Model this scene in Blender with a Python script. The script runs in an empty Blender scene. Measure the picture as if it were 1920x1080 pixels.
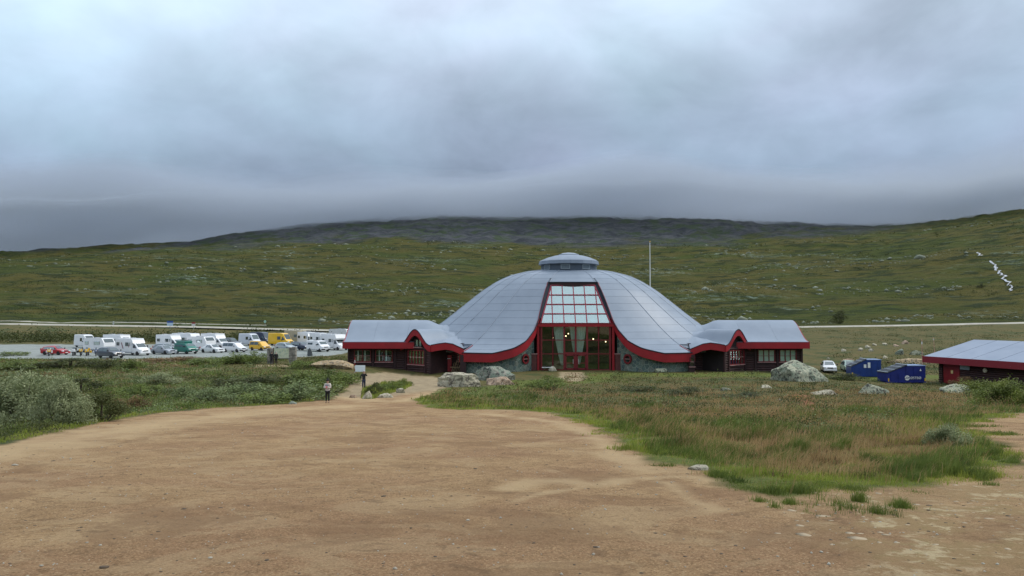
import bpy, bmesh, math, random
import numpy as np
from mathutils import Vector, Matrix, noise as mnoise
R = math.radians
SC = bpy.context.scene
COL = SC.collection

# ------------------------------------------------------------------ camera, sky, sun, exposure
CAM_Z, FPX = 7.4, 1387.0
PITCH = math.atan(50.0 / FPX)
cam = bpy.data.cameras.new('camera'); cam_o = bpy.data.objects.new('camera', cam); COL.objects.link(cam_o)
cam.sensor_width = 36.0; cam.lens = 36.0 * FPX / 1920.0
cam.clip_start = 0.1; cam.clip_end = 20000
cam_o.location = (0, 0, CAM_Z); cam_o.rotation_euler = (math.pi / 2 + PITCH, 0, 0)
SC.camera = cam_o
SC.view_settings.view_transform = 'Standard'; SC.view_settings.look = 'None'
SC.view_settings.gamma = 1.0; SC.view_settings.exposure = 0.38; SC.view_settings.use_curve_mapping = False
SC.cycles.max_bounces = 10; SC.cycles.volume_bounces = 8; SC.cycles.transparent_max_bounces = 16

SUN_EL, SUN_AZ = R(46), R(78)            # azimuth measured from straight ahead (+Y) towards the right (+X)
wld = bpy.data.worlds.new('World'); SC.world = wld; wld.use_nodes = True
nt = wld.node_tree; nt.nodes.clear()
def wn(t, **kw):
    n = nt.nodes.new(t)
    for k, v in kw.items(): setattr(n, k, v)
    return n
wout = wn('ShaderNodeOutputWorld'); wbg = wn('ShaderNodeBackground'); wbg.inputs[1].default_value = 0.1
sky = wn('ShaderNodeTexSky', sky_type='NISHITA', sun_disc=False, sun_elevation=SUN_EL, sun_rotation=SUN_AZ)
tc = wn('ShaderNodeTexCoord'); sep = wn('ShaderNodeSeparateXYZ'); nt.links.new(tc.outputs['Generated'], sep.inputs[0])
def wmath(op, a, b=None):
    n = wn('ShaderNodeMath', operation=op)
    for i, v in enumerate((a, b)):
        if v is None: continue
        if isinstance(v, (int, float)): n.inputs[i].default_value = v
        else: nt.links.new(v, n.inputs[i])
    return n.outputs[0]
den = wmath('ADD', wmath('MAXIMUM', sep.outputs[2], 0.0), 0.45)
cmb = wn('ShaderNodeCombineXYZ')
nt.links.new(wmath('DIVIDE', sep.outputs[0], den), cmb.inputs[0]); nt.links.new(wmath('DIVIDE', sep.outputs[1], den), cmb.inputs[1])
def wnoise(scale, detail, rough, dist, loc):
    mp = wn('ShaderNodeMapping'); nt.links.new(cmb.outputs[0], mp.inputs[0]); mp.inputs['Location'].default_value = loc
    n = wn('ShaderNodeTexNoise'); nt.links.new(mp.outputs[0], n.inputs['Vector'])
    n.inputs['Scale'].default_value = scale; n.inputs['Detail'].default_value = detail
    n.inputs['Roughness'].default_value = rough; n.inputs['Distortion'].default_value = dist
    return n.outputs['Fac']
n1 = wnoise(1.5, 5, 0.45, 0.4, (3.1, 1.7, 0)); n2 = wnoise(4.5, 5, 0.55, 0.3, (7.7, 2.2, 4))
ele = wn('ShaderNodeValToRGB'); nt.links.new(sep.outputs[2], ele.inputs[0])
cr = ele.color_ramp
for e in list(cr.elements)[1:]: cr.elements.remove(e)
cr.elements[0].position = 0.0; cr.elements[0].color = (.130, .172, .238, 1)
for p, c in ((.085, (.150, .195, .262)), (.15, (.205, .260, .345)), (.25, (.345, .430, .545)), (.36, (.515, .615, .735)), (.55, (.70, .78, .90)), (1.0, (1.02, 1.08, 1.16))):
    e = cr.elements.new(p); e.color = (*c, 1)
nz = wmath('ADD', wmath('MULTIPLY', n1, 1.25), wmath('MULTIPLY', n2, 0.45))       # about 0.85 on average
gain = wmath('ADD', wmath('MULTIPLY', nz, 1.35), -0.14)
vm = wn('ShaderNodeVectorMath', operation='SCALE'); tint = wn('ShaderNodeMix', data_type='RGBA', blend_type='MULTIPLY'); tint.inputs[0].default_value = 1.0
hue = wn('ShaderNodeMix', data_type='RGBA'); nt.links.new(wnoise(2.1, 4, .5, .3, (1.3, 8.2, 2)), hue.inputs[0]); hue.inputs[6].default_value = (1.10, .96, 1.06, 1); hue.inputs[7].default_value = (.86, 1.05, .98, 1)
nt.links.new(ele.outputs[0], tint.inputs[6]); nt.links.new(hue.outputs[2], tint.inputs[7]); nt.links.new(tint.outputs[2], vm.inputs[0]); nt.links.new(wmath('MULTIPLY', gain, 10.0), vm.inputs['Scale'])
mixw = wn('ShaderNodeMix', data_type='RGBA'); mixw.inputs[0].default_value = 0.05
nt.links.new(vm.outputs[0], mixw.inputs[6]); nt.links.new(sky.outputs[0], mixw.inputs[7])
nt.links.new(mixw.outputs[2], wbg.inputs[0]); nt.links.new(wbg.outputs[0], wout.inputs[0])

sun = bpy.data.lights.new('sun', 'SUN'); sun.energy = 1.5; sun.angle = R(12); sun.color = (1.0, .955, .88)
sun_o = bpy.data.objects.new('sun', sun); COL.objects.link(sun_o)
sd = Vector((math.sin(SUN_AZ) * math.cos(SUN_EL), math.cos(SUN_AZ) * math.cos(SUN_EL), math.sin(SUN_EL)))
sun_o.rotation_euler = sd.to_track_quat('Z', 'Y').to_euler(); sun_o.location = (60, 40, 120)

# ------------------------------------------------------------------ helpers
def P(px, py, d):
    """the point that lies d metres ahead of the camera at this place of the photograph"""
    cx, cy = (px - 960) / FPX, (540 - py) / FPX
    y = math.cos(PITCH) - cy * math.sin(PITCH); z = math.sin(PITCH) + cy * math.cos(PITCH)
    return Vector((cx / y * d, d, CAM_Z + z / y * d))
rs = np.random.RandomState(11)
TAB = rs.rand(256, 256)
def vnoise(x, y):
    xi = np.floor(x).astype(int); yi = np.floor(y).astype(int); fx = x - xi; fy = y - yi
    fx = fx * fx * (3 - 2 * fx); fy = fy * fy * (3 - 2 * fy)
    a = TAB[xi & 255, yi & 255]; b = TAB[(xi + 1) & 255, yi & 255]; c = TAB[xi & 255, (yi + 1) & 255]; d = TAB[(xi + 1) & 255, (yi + 1) & 255]
    return (a + (b - a) * fx) * (1 - fy) + (c + (d - c) * fx) * fy
def fbm(x, y, s, o=4, g=.5):
    v = 0; a = 1; t = 0
    for i in range(o):
        v = v + a * vnoise(x / s + 17.3 * i, y / s + 9.1 * i); t += a; a *= g; s *= .5
    return v / t - .5
def sst(a, b, x):
    t = np.clip((x - a) / (b - a), 0, 1); return t * t * (3 - 2 * t)

def arrays_mesh(name, V, F):
    V = np.asarray(V, np.float32); F = np.asarray(F, np.int32)
    me = bpy.data.meshes.new(name); n, k = F.shape
    me.vertices.add(len(V)); me.vertices.foreach_set('co', V.ravel())
    me.loops.add(n * k); me.loops.foreach_set('vertex_index', F.ravel())
    me.polygons.add(n); me.polygons.foreach_set('loop_start', np.arange(0, n * k, k, dtype=np.int32))
    me.update(calc_edges=True); return me

MATS = {}
class NT:
    def __init__(s, name):
        s.m = bpy.data.materials.new(name); s.m.use_nodes = True; s.t = s.m.node_tree
        s.b = s.t.nodes['Principled BSDF']; s.o = s.t.nodes['Material Output']
    def n(s, t, **kw):
        n = s.t.nodes.new(t)
        for k, v in kw.items(): setattr(n, k, v)
        return n
    def put(s, sock, v):
        if isinstance(v, bpy.types.NodeSocket): s.t.links.new(v, sock)
        elif isinstance(v, tuple) and len(v) == 3 and sock.type == 'RGBA': sock.default_value = (*v, 1)
        else: sock.default_value = v
    def math(s, op, a, b=0.0, clamp=False):
        n = s.n('ShaderNodeMath', operation=op); n.use_clamp = clamp; s.put(n.inputs[0], a); s.put(n.inputs[1], b); return n.outputs[0]
    def mix(s, f, a, b):
        n = s.n('ShaderNodeMix', data_type='RGBA'); s.put(n.inputs[0], f); s.put(n.inputs[6], a); s.put(n.inputs[7], b); return n.outputs[2]
    def noise(s, co, scale, detail=4, rough=.55, dist=0.0):
        n = s.n('ShaderNodeTexNoise'); s.put(n.inputs['Vector'], co); n.inputs['Scale'].default_value = scale
        n.inputs['Detail'].default_value = detail; n.inputs['Roughness'].default_value = rough; n.inputs['Distortion'].default_value = dist
        return n.outputs['Fac']
    def vor(s, co, scale, feature='F1'):
        n = s.n('ShaderNodeTexVoronoi', feature=feature); s.put(n.inputs['Vector'], co); n.inputs['Scale'].default_value = scale; return n.outputs[0]
    def step(s, v, a, b):
        n = s.n('ShaderNodeMapRange', interpolation_type='SMOOTHSTEP'); s.put(n.inputs[0], v); n.inputs[1].default_value = a; n.inputs[2].default_value = b
        return n.outputs[0]
    def bump(s, h, strength, dist):
        n = s.n('ShaderNodeBump'); n.inputs['Strength'].default_value = strength; n.inputs['Distance'].default_value = dist
        s.put(n.inputs['Height'], h); s.t.links.new(n.outputs[0], s.b.inputs['Normal'])
    def attr(s, name):
        n = s.n('ShaderNodeAttribute'); n.attribute_name = name; return n.outputs['Fac']
    def obj(s): return s.n('ShaderNodeTexCoord').outputs['Object']
    def pos(s): return s.n('ShaderNodeNewGeometry').outputs['Position']
    def isl(s): return s.n('ShaderNodeNewGeometry').outputs['Random Per Island']
    def rnd(s): return s.n('ShaderNodeObjectInfo').outputs['Random']

def pm(name, c1, c2=None, scale=3.0, rough=.6, metal=0.0, bump=0.0, bscale=None, spec=.5, rnd=0.0, coat=0.0):
    """a two tone procedural surface with fine relief"""
    if name in MATS: return MATS[name]
    t = NT(name); co = t.obj(); c2 = c2 or tuple(x * .82 for x in c1)
    f = t.step(t.noise(co, scale, 5, .6), .32, .68)
    c = t.mix(f, c1, c2)
    if rnd:
        v = t.n('ShaderNodeHueSaturation'); t.put(v.inputs['Color'], c)
        t.put(v.inputs['Value'], t.math('ADD', t.math('MULTIPLY', t.rnd(), rnd * 2), 1 - rnd)); c = v.outputs[0]
    t.put(t.b.inputs['Base Color'], c); t.b.inputs['Roughness'].default_value = rough; t.b.inputs['Metallic'].default_value = metal
    t.b.inputs['Specular IOR Level'].default_value = spec; t.b.inputs['Coat Weight'].default_value = coat
    if bump: t.bump(t.noise(co, bscale or scale * 6, 4, .6), .6, bump)
    MATS[name] = t.m; return t.m
def paint(name, c): return pm('paint_' + name, c, tuple(x * .93 for x in c), 1.2, .28, 0, 0, spec=.5, coat=.5)
def leafmat(name, c1, c2, c3=None, transl=.25):
    if name in MATS: return MATS[name]
    t = NT(name); f = t.isl(); c = t.mix(f, c1, c2)
    nz = t.noise(t.pos(), .9, 4, .6)
    c = t.mix(t.step(nz, .42, .66), c, c3 or tuple(x * .6 for x in c1))
    t.put(t.b.inputs['Base Color'], c); t.b.inputs['Roughness'].default_value = .6; t.b.inputs['Specular IOR Level'].default_value = .25
    tr = t.n('ShaderNodeBsdfTranslucent'); t.put(tr.inputs[0], c); mx = t.n('ShaderNodeMixShader'); mx.inputs[0].default_value = transl
    t.t.links.new(t.b.outputs[0], mx.inputs[1]); t.t.links.new(tr.outputs[0], mx.inputs[2]); t.t.links.new(mx.outputs[0], t.o.inputs[0])
    MATS[name] = t.m; return t.m
def glassmat(name, refl, tint, rough=.03, body=None):
    if name in MATS: return MATS[name]
    t = NT(name); tr = t.n('ShaderNodeBsdfTransparent'); t.put(tr.inputs[0], tint)
    if body: tr = t.n('ShaderNodeBsdfDiffuse'); t.put(tr.inputs[0], body)
    gl = t.n('ShaderNodeBsdfGlossy'); t.put(gl.inputs[0], (.84, .95, .96)); gl.inputs['Roughness'].default_value = rough
    fr = t.n('ShaderNodeLayerWeight'); fr.inputs[0].default_value = .3
    f = t.math('ADD', t.math('MULTIPLY', fr.outputs['Fresnel'], .6), refl, clamp=True)
    mx = t.n('ShaderNodeMixShader'); t.put(mx.inputs[0], f); t.t.links.new(tr.outputs[0], mx.inputs[1]); t.t.links.new(gl.outputs[0], mx.inputs[2])
    t.t.links.new(mx.outputs[0], t.o.inputs[0]); MATS[name] = t.m; return t.m

def tag(o, label, cat=None, group=None, kind=None):
    if label: o['label'] = label
    if cat: o['category'] = cat
    if group: o['group'] = group
    if kind: o['kind'] = kind
    return o
def empty(name, loc, rz=0.0):
    o = bpy.data.objects.new(name, None); COL.objects.link(o); o.location = loc; o.rotation_euler = (0, 0, rz); o.empty_display_size = .3
    return o
def link(name, me, mat, parent=None):
    o = bpy.data.objects.new(name, me); COL.objects.link(o)
    if mat is not None and not me.materials: me.materials.append(mat)
    o.parent = parent; return o
def copy_tree(o, parent=None):
    c = o.copy(); COL.objects.link(c); c.parent = parent
    for ch in list(o.children): copy_tree(ch, c)
    return c

class MB:
    """collects faces for one mesh object"""
    def __init__(s): s.v = []; s.f = []
    def add(s, vs, fs):
        o = len(s.v); s.v += [tuple(v) for v in vs]; s.f += [tuple(i + o for i in f) for f in fs]; return s
    def box(s, x0, x1, y0, y1, z0, z1, M=None):
        vs = [Vector((x, y, z)) for z in (z0, z1) for y in (y0, y1) for x in (x0, x1)]
        if M is not None: vs = [M @ v for v in vs]
        return s.add(vs, [(0, 2, 3, 1), (4, 5, 7, 6), (0, 1, 5, 4), (2, 6, 7, 3), (0, 4, 6, 2), (1, 3, 7, 5)])
    def bevbox(s, x0, x1, y0, y1, z0, z1, b, M=None):
        bm = bmesh.new(); bmesh.ops.create_cube(bm, size=1)
        for v in bm.verts: v.co = Vector((x0 + (v.co.x + .5) * (x1 - x0), y0 + (v.co.y + .5) * (y1 - y0), z0 + (v.co.z + .5) * (z1 - z0)))
        bmesh.ops.bevel(bm, geom=bm.edges[:], offset=b, segments=2, affect='EDGES', profile=.6)
        bm.verts.index_update()
        s.add([(M @ v.co) if M is not None else v.co for v in bm.verts], [[v.index for v in f.verts] for f in bm.faces]); bm.free(); return s
    def tube(s, pts, r, n=8, r1=None, cap=True):
        pts = [Vector(p) for p in pts]; m = len(pts); vs = []; fs = []
        for i, p in enumerate(pts):
            t = (pts[min(i + 1, m - 1)] - pts[max(i - 1, 0)]).normalized()
            a = t.orthogonal().normalized() if abs(t.z) < .95 else Vector((1, 0, 0)); a = (a - t * a.dot(t)).normalized(); b = t.cross(a)
            rr = r if r1 is None else r + (r1 - r) * i / (m - 1)
            vs += [p + (a * math.cos(k * 2 * math.pi / n) + b * math.sin(k * 2 * math.pi / n)) * rr for k in range(n)]
        for i in range(m - 1):
            for k in range(n): fs.append((i * n + k, i * n + (k + 1) % n, (i + 1) * n + (k + 1) % n, (i + 1) * n + k))
        if cap: fs += [tuple(range(n))[::-1], tuple(range((m - 1) * n, m * n))]
        return s.add(vs, fs)
    def lathe(s, prof, n=24, M=None):
        vs = []; fs = []
        for r, z in prof: vs += [Vector((r * math.cos(k * 2 * math.pi / n), r * math.sin(k * 2 * math.pi / n), z)) for k in range(n)]
        for i in range(len(prof) - 1):
            for k in range(n): fs.append((i * n + k, i * n + (k + 1) % n, (i + 1) * n + (k + 1) % n, (i + 1) * n + k))
        fs += [tuple(range(n))[::-1], tuple(range((len(prof) - 1) * n, len(prof) * n))]
        return s.add([(M @ v) if M is not None else v for v in vs], fs)
    def prism(s, poly, M, t):
        """polygon in the xy of M, thickness t along its z"""
        n = len(poly); vs = [M @ Vector((x, y, 0)) for x, y in poly] + [M @ Vector((x, y, t)) for x, y in poly]
        return s.add(vs, [tuple(range(n))[::-1], tuple(range(n, 2 * n))] + [(i, (i + 1) % n, n + (i + 1) % n, n + i) for i in range(n)])
    def sheet(s, fn, nu, nv, thick):
        """a thick sheet over fn(u, v), u and v running 0..1"""
        g = [[Vector(fn(i / nu, j / nv)) for j in range(nv + 1)] for i in range(nu + 1)]; vs = []; fs = []
        W = nv + 1
        for i in range(nu + 1):
            for j in range(nv + 1):
                du = g[min(i + 1, nu)][j] - g[max(i - 1, 0)][j]; dv = g[i][min(j + 1, nv)] - g[i][max(j - 1, 0)]
                nn = du.cross(dv).normalized()
                if nn.z < 0: nn = -nn
                vs.append(g[i][j]); vs.append(g[i][j] - nn * thick)
        ix = lambda i, j, k: (i * W + j) * 2 + k
        for i in range(nu):
            for j in range(nv):
                fs.append((ix(i, j, 0), ix(i + 1, j, 0), ix(i + 1, j + 1, 0), ix(i, j + 1, 0))); fs.append((ix(i, j, 1), ix(i, j + 1, 1), ix(i + 1, j + 1, 1), ix(i + 1, j, 1)))
        for i in range(nu):
            for j in (0, nv): fs.append((ix(i, j, 0), ix(i, j, 1), ix(i + 1, j, 1), ix(i + 1, j, 0)))
        for j in range(nv):
            for i in (0, nu): fs.append((ix(i, j, 0), ix(i, j + 1, 0), ix(i, j + 1, 1), ix(i, j, 1)))
        return s.add(vs, fs)
    def band(s, top, drop, thick=.14):
        """an upright board hanging from the line top; drop metres deep; thickened away from the camera side"""
        top = [Vector(p) for p in top]; m = len(top); drop = drop if isinstance(drop, (list, tuple)) else [drop] * m; vs = []; fs = []
        for i, p in enumerate(top):
            t = top[min(i + 1, m - 1)] - top[max(i - 1, 0)]; n = Vector((-t.y, t.x, 0))
            n = n.normalized() * thick if n.length > 1e-6 else Vector((0, thick, 0))
            vs += [p, p - Vector((0, 0, drop[i])), p + n, p + n - Vector((0, 0, drop[i]))]
        for i in range(m - 1):
            a, b = i * 4, i * 4 + 4
            fs += [(a, a + 1, b + 1, b), (a + 2, b + 2, b + 3, a + 3), (a, b, b + 2, a + 2), (a + 1, a + 3, b + 3, b + 1)]
        fs += [(0, 2, 3, 1), ((m - 1) * 4, (m - 1) * 4 + 1, (m - 1) * 4 + 3, (m - 1) * 4 + 2)]
        return s.add(vs, fs)
    def build(s, name, mat, parent=None, smooth=None):
        me = bpy.data.meshes.new(name); me.from_pydata(s.v, [], s.f)
        bm = bmesh.new(); bm.from_mesh(me); bmesh.ops.recalc_face_normals(bm, faces=bm.faces[:]); bm.to_mesh(me); bm.free()
        if smooth is not None:
            me.shade_smooth(); me.set_sharp_from_angle(angle=R(smooth))
        return link(name, me, mat, parent)
def frame_matrix(o, x, y, z):
    M = Matrix.Identity(4)
    for i, a in enumerate((x, y, z)):
        for k in range(3): M[k][i] = a[k]
    M.translation = o; return M

# ------------------------------------------------------------------ terrain
def az_px(X, Y):
    r = np.hypot(X, Y) + 1e-6
    return 960 + FPX * np.clip(X / np.maximum(Y, r * .35), -1.4, 1.4)
E1U = [-900, 0, 300, 500, 700, 900, 1000, 1200, 1500, 1700, 1920, 2800]
E1V = [95, 102, 118, 127, 134, 132, 128, 131, 134, 144, 168, 195]
E2U = [-900, 0, 200, 350, 420, 500, 600, 800, 1100, 1300, 1500, 1600, 1700, 1800, 1920, 2800]
E2V = [112, 117, 128, 137, 150, 163, 176, 190, 191, 186, 177, 170, 172, 182, 200, 230]
ZB_D = [-600, -200, -40, -5, 0, 10, 20, 30, 40, 50, 60, 70, 85, 97, 110, 125, 168, 190, 215, 245, 262, 280, 4000]
ZB_Z = [60, 26, 8.5, 6.1, 5.8, 4.9, 4.0, 3.12, 2.3, 1.52, .9, .42, .05, 0, .3, .7, .9, 1.5, 2.2, 2.7, 2.75, 2.7, 2.7]
ZL_D = [-600, 40, 60, 70, 80, 90, 98, 110, 168, 180, 215, 245, 262, 4000]
ZL_Z = [9, 2.3, .9, .72, .62, .66, .76, .8, .8, 1.2, 2.2, 2.7, 2.75, 2.7]
ED_D = [-100, 0, 10, 19.3, 30, 40, 47, 53, 60, 70, 80]
ED_X = [-14, -14, -13.6, -13.6, -16.2, -19.3, -18.5, -16, -14.5, -12.5, -11]
def H(X, Y):
    X = np.asarray(X, float); Y = np.asarray(Y, float)
    zb = np.interp(Y, ZB_D, ZB_Z); zl = np.interp(Y, ZL_D, ZL_Z)
    left = sst(-13, -23, X) * sst(55, 75, Y)
    z = zb + (np.where(Y > 50, zl, zb) - zb) * left
    s = np.interp(Y, ED_D, ED_X) - X
    z = z - sst(0, 13, s) * np.maximum(0, z - .75) * .92 * sst(-2, 9, Y)
    z = z - .12 * sst(.0, .5, s) * sst(26, 32, Y) * sst(50, 42, Y)
    z = z - .9 * sst(26, 50, X) * sst(48, 82, Y) * sst(150, 110, Y)
    z = z - .45 * np.exp(-(((X + 9.5) / 6) ** 2 + ((Y - 92) / 6) ** 2))
    flat = 1 - sst(90, 94, Y) * sst(126, 122, Y) * sst(-27, -23, X) * sst(45, 41, X)
    lot = sst(108, 112, Y) * sst(172, 166, Y) * sst(-24, -28, X)
    amp = (.10 + .35 * sst(30, 70, Y)) * flat * (1 - lot)
    sandy = sst(70, 40, Y) * sst(0, -3, s)
    z = z + fbm(X, Y, 7.0, 4) * amp * (1 - .35 * sandy) + fbm(X + 50, Y, 1.3, 3) * .05 * sst(60, 30, Y)
    r = np.hypot(X, Y); u = az_px(X, Y)
    e1 = np.interp(u, E1U, E1V); e2 = np.interp(u, E2U, E2V)
    lr = np.log(np.maximum(r, 1))
    k = [math.log(q) for q in (200, 275, 330, 450, 650, 1000, 1400, 1900, 4000)]
    p = np.zeros_like(r); vals = [-24 + 0 * e1, -24 + 0 * e1, -15 + 0 * e1, e1 * .12, e1 * .5, e1, e1 + (e2 - e1) * .8, e2, e2 * .8]
    for i in range(len(k) - 1):
        w = np.clip((lr - k[i]) / (k[i + 1] - k[i]), 0, 1); inside = (lr >= k[i]) & (lr <= k[i + 1])
        p = np.where(inside, vals[i] * (1 - w) + vals[i + 1] * w, p)
    zf = CAM_Z + r * np.clip(Y / np.maximum(r, 1), .6, 1) * p / FPX
    hillw = sst(285, 420, r)
    zf = zf + fbm(X, Y, 130, 5, .55) * 13 * hillw + fbm(X + 300, Y, 34, 4, .55) * 5.5 * hillw + fbm(X - 90, Y, 9, 3) * 1.6 * hillw
    rock = sst(-2, 12, p - e1)
    zf = zf + (np.abs(fbm(X, Y + 77, 70, 4, .6)) * -30 + 2) * rock
    w = sst(250, 285, r) * sst(-60, 40, Y)
    return z * (1 - w) + zf * w
def h1(x, y): return float(H(np.array([x]), np.array([y]))[0])
RD = np.geomspace(3, 900, 3500)
def G(px, py):
    """where the ground lies at this place of the photograph"""
    a = P(px, py, 1.0); dx, dz = a.x, a.z - CAM_Z
    z = CAM_Z + dz * RD; g = H(dx * RD, RD); i = np.nonzero(z <= g)[0]
    i = int(i[0]) if len(i) else len(RD) - 1
    if i > 0:
        d0, d1 = RD[i - 1], RD[i]; f0 = z[i - 1] - g[i - 1]; f1 = z[i] - g[i]; d = d0 + (d1 - d0) * f0 / max(f0 - f1, 1e-9)
    else: d = RD[0]
    return Vector((dx * d, d, h1(dx * d, d)))
def GP(pts): return np.array([[g.x, g.y] for g in (G(*p) for p in pts)])
def sdist(X, Y, poly):
    """signed distance to a polygon, positive inside"""
    best = np.full(X.shape, 1e9); ins = np.zeros(X.shape, bool); n = len(poly)
    for i in range(n):
        ax, ay = poly[i]; bx, by = poly[(i + 1) % n]; ex, ey = bx - ax, by - ay; L = ex * ex + ey * ey + 1e-12
        t = np.clip(((X - ax) * ex + (Y - ay) * ey) / L, 0, 1); best = np.minimum(best, (X - ax - t * ex) ** 2 + (Y - ay - t * ey) ** 2)
        c = ((ay > Y) != (by > Y)) & (X < ex * (Y - ay) / (ey if abs(ey) > 1e-12 else 1e-12) + ax); ins ^= c
    return np.sqrt(best) * np.where(ins, 1, -1)
def ldist(X, Y, line):
    best = np.full(X.shape, 1e9)
    for (ax, ay), (bx, by) in zip(line[:-1], line[1:]):
        ex, ey = bx - ax, by - ay; L = ex * ex + ey * ey + 1e-12
        t = np.clip(((X - ax) * ex + (Y - ay) * ey) / L, 0, 1); best = np.minimum(best, (X - ax - t * ex) ** 2 + (Y - ay - t * ey) ** 2)
    return np.sqrt(best)

# outlines of the ground covers, traced on the ground
MOUND_EDGE = [(775, 749), (800, 764), (870, 768), (960, 768), (1040, 775), (1100, 790), (1150, 815), (1180, 845), (1230, 868), (1290, 875), (1330, 888), (1375, 905), (1400, 924), (1480, 935), (1545, 930), (1560, 912), (1650, 916), (1740, 915), (1800, 893), (1890, 870), (1898, 848), (1850, 815), (1815, 800), (1860, 782), (1960, 770)]
MOUND = GP(MOUND_EDGE + [(1990, 700), (1700, 702), (1300, 699), (1100, 699), (1052, 700), (1042, 712), (965, 712), (905, 726), (838, 727), (800, 738)])
TUFTS = [GP(q) for q in ([(1505, 966), (1530, 975), (1590, 966), (1606, 948), (1570, 935), (1530, 942)], [(1640, 965), (1670, 972), (1700, 960), (1660, 952)], [(1665, 950), (1715, 952), (1690, 942)],)]
g0 = [G(0, 834), G(60, 822), G(130, 808), G(180, 796), G(230, 786), G(300, 774), G(380, 767), G(450, 763), G(545, 757)]
SAND = np.array([[-60, 4], [-40, 14], [g0[0].x - 4, g0[0].y - 3]] + [[g.x, g.y] for g in g0] +
    [[q.x, q.y] for q in (G(590, 752), G(640, 738), G(660, 722), G(668, 708), G(690, 700), G(740, 699), G(822, 707), G(838, 727), G(800, 738), G(775, 749))] +
    [[g[0], g[1]] for g in GP(MOUND_EDGE[1:])] + [[45, 40], [60, 4], [40, -40], [-40, -40]])
ISLAND = GP([(676, 748), (680, 728), (715, 718), (770, 716), (772, 724), (735, 738), (700, 748)])
PALE = [(GP([(960, 915), (1000, 903), (1060, 902), (1120, 912), (1180, 897), (1260, 893), (1330, 900)]), .22),
        (GP([(1140, 905), (1020, 925), (970, 938)]), .12), (GP([(1210, 885), (1150, 850), (1110, 815), (1040, 790), (900, 775)]), .35),
        (GP([(1250, 905), (1290, 935), (1340, 955)]), .16), (GP([(640, 744), (700, 752), (760, 752), (800, 740), (835, 729)]), .9), (GP([(0, 850), (150, 820), (320, 790), (520, 770), (640, 762)]), 1.4)]
TRACK = GP([(60, 726), (140, 715), (200, 706), (320, 698), (420, 690)])
REDSOIL = GP([(1484, 741), (1510, 741), (1532, 762), (1525, 769), (1510, 760)])
GRAVEL = GP([(1560, 925), (1740, 930), (1920, 860), (2050, 820), (2050, 1050), (1700, 1090), (1480, 990)])
DOORPATH = GP([(1047, 697), (1095, 697), (1100, 708), (1085, 716), (1050, 713)])
LOT = np.array([[-240, 111], [-60, 111.5], [-44, 113], [-33, 116], [-29, 122], [-29, 166], [-240, 166]])
LOTPATH = GP([(225, 675), (260, 680), (330, 685), (345, 682), (290, 677), (240, 672)])
BOARDPATH = GP([(478, 690), (540, 687), (548, 683), (480, 685)])

nf, nb, nr = 620, 46, 430
th = np.concatenate([np.linspace(R(-44), R(44), nf), np.linspace(R(44), R(316), nb + 2)[1:-1]])
rr = np.concatenate([[0.0], np.geomspace(1.1, 4200, nr)])
TT, RR = np.meshgrid(th, rr); GX = RR * np.sin(TT); GY = RR * np.cos(TT)
x, y = GX.ravel(), GY.ravel(); z = H(x, y); nT = len(th)
near = RR.ravel() < 330
def fld(fn):
    o = np.zeros(len(x)); o[near] = fn(x[near], y[near]); return o
a_sand = fld(lambda X, Y: np.maximum(sst(-.25, .25, np.minimum(sdist(X, Y, SAND) + fbm(X, Y, .9, 3) * (.7 + .012 * Y) + fbm(X, Y, 2.6, 2) * .9, -sdist(X, Y, ISLAND) + .3)), 0))
for q in (DOORPATH, LOTPATH, BOARDPATH): a_sand = np.maximum(a_sand, fld(lambda X, Y: sst(-.3, .3, sdist(X, Y, q) + fbm(X, Y, 1.5, 2) * .8)))
YARD = GP([(645, 742), (668, 700), (740, 697), (830, 705), (845, 727), (775, 735), (700, 745)])
a_yard = fld(lambda X, Y: sst(-2.5, 1.0, sdist(X, Y, YARD)))
for q in (DOORPATH, LOTPATH, BOARDPATH): a_yard = np.maximum(a_yard, fld(lambda X, Y: sst(-.6, 0, sdist(X, Y, q))))
a_track = fld(lambda X, Y: sst(1.1, .3, ldist(X, Y, TRACK) + fbm(X, Y, 2.5, 3)))
a_pale = fld(lambda X, Y: np.max([sst(2.2, .2, ldist(X, Y, l) / w + fbm(X, Y, .7, 3) * 2.4 + .3) for l, w in PALE], axis=0))
a_red = fld(lambda X, Y: sst(-.5, .5, sdist(X, Y, REDSOIL) + fbm(X, Y, 1.0, 3)))
a_gravel = fld(lambda X, Y: sst(-.6, .9, sdist(X, Y, GRAVEL) + fbm(X, Y, .8, 3)))
a_lot = fld(lambda X, Y: sst(-.4, .4, sdist(X, Y, LOT) + fbm(X, Y, 2.0, 2) * .8))
a_lawn = fld(lambda X, Y: sst(-.3, .4, sdist(X, Y, MOUND)) * sst(5.0, 1.2, sdist(X, Y, MOUND) * (1 + 0 * X) - .04 * Y + fbm(X, Y, 3, 3) * 3))
rad = np.hypot(x, y); uu = az_px(x, y); e1v = np.interp(uu, E1U, E1V)
pv = (z - CAM_Z) / np.maximum(rad, 1) * FPX
a_rock = np.where(rad > 500, sst(-10, 10, pv - e1v + fbm(x, y, 90, 4) * 46) * sst(1880, 1560, uu), 0)

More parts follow.
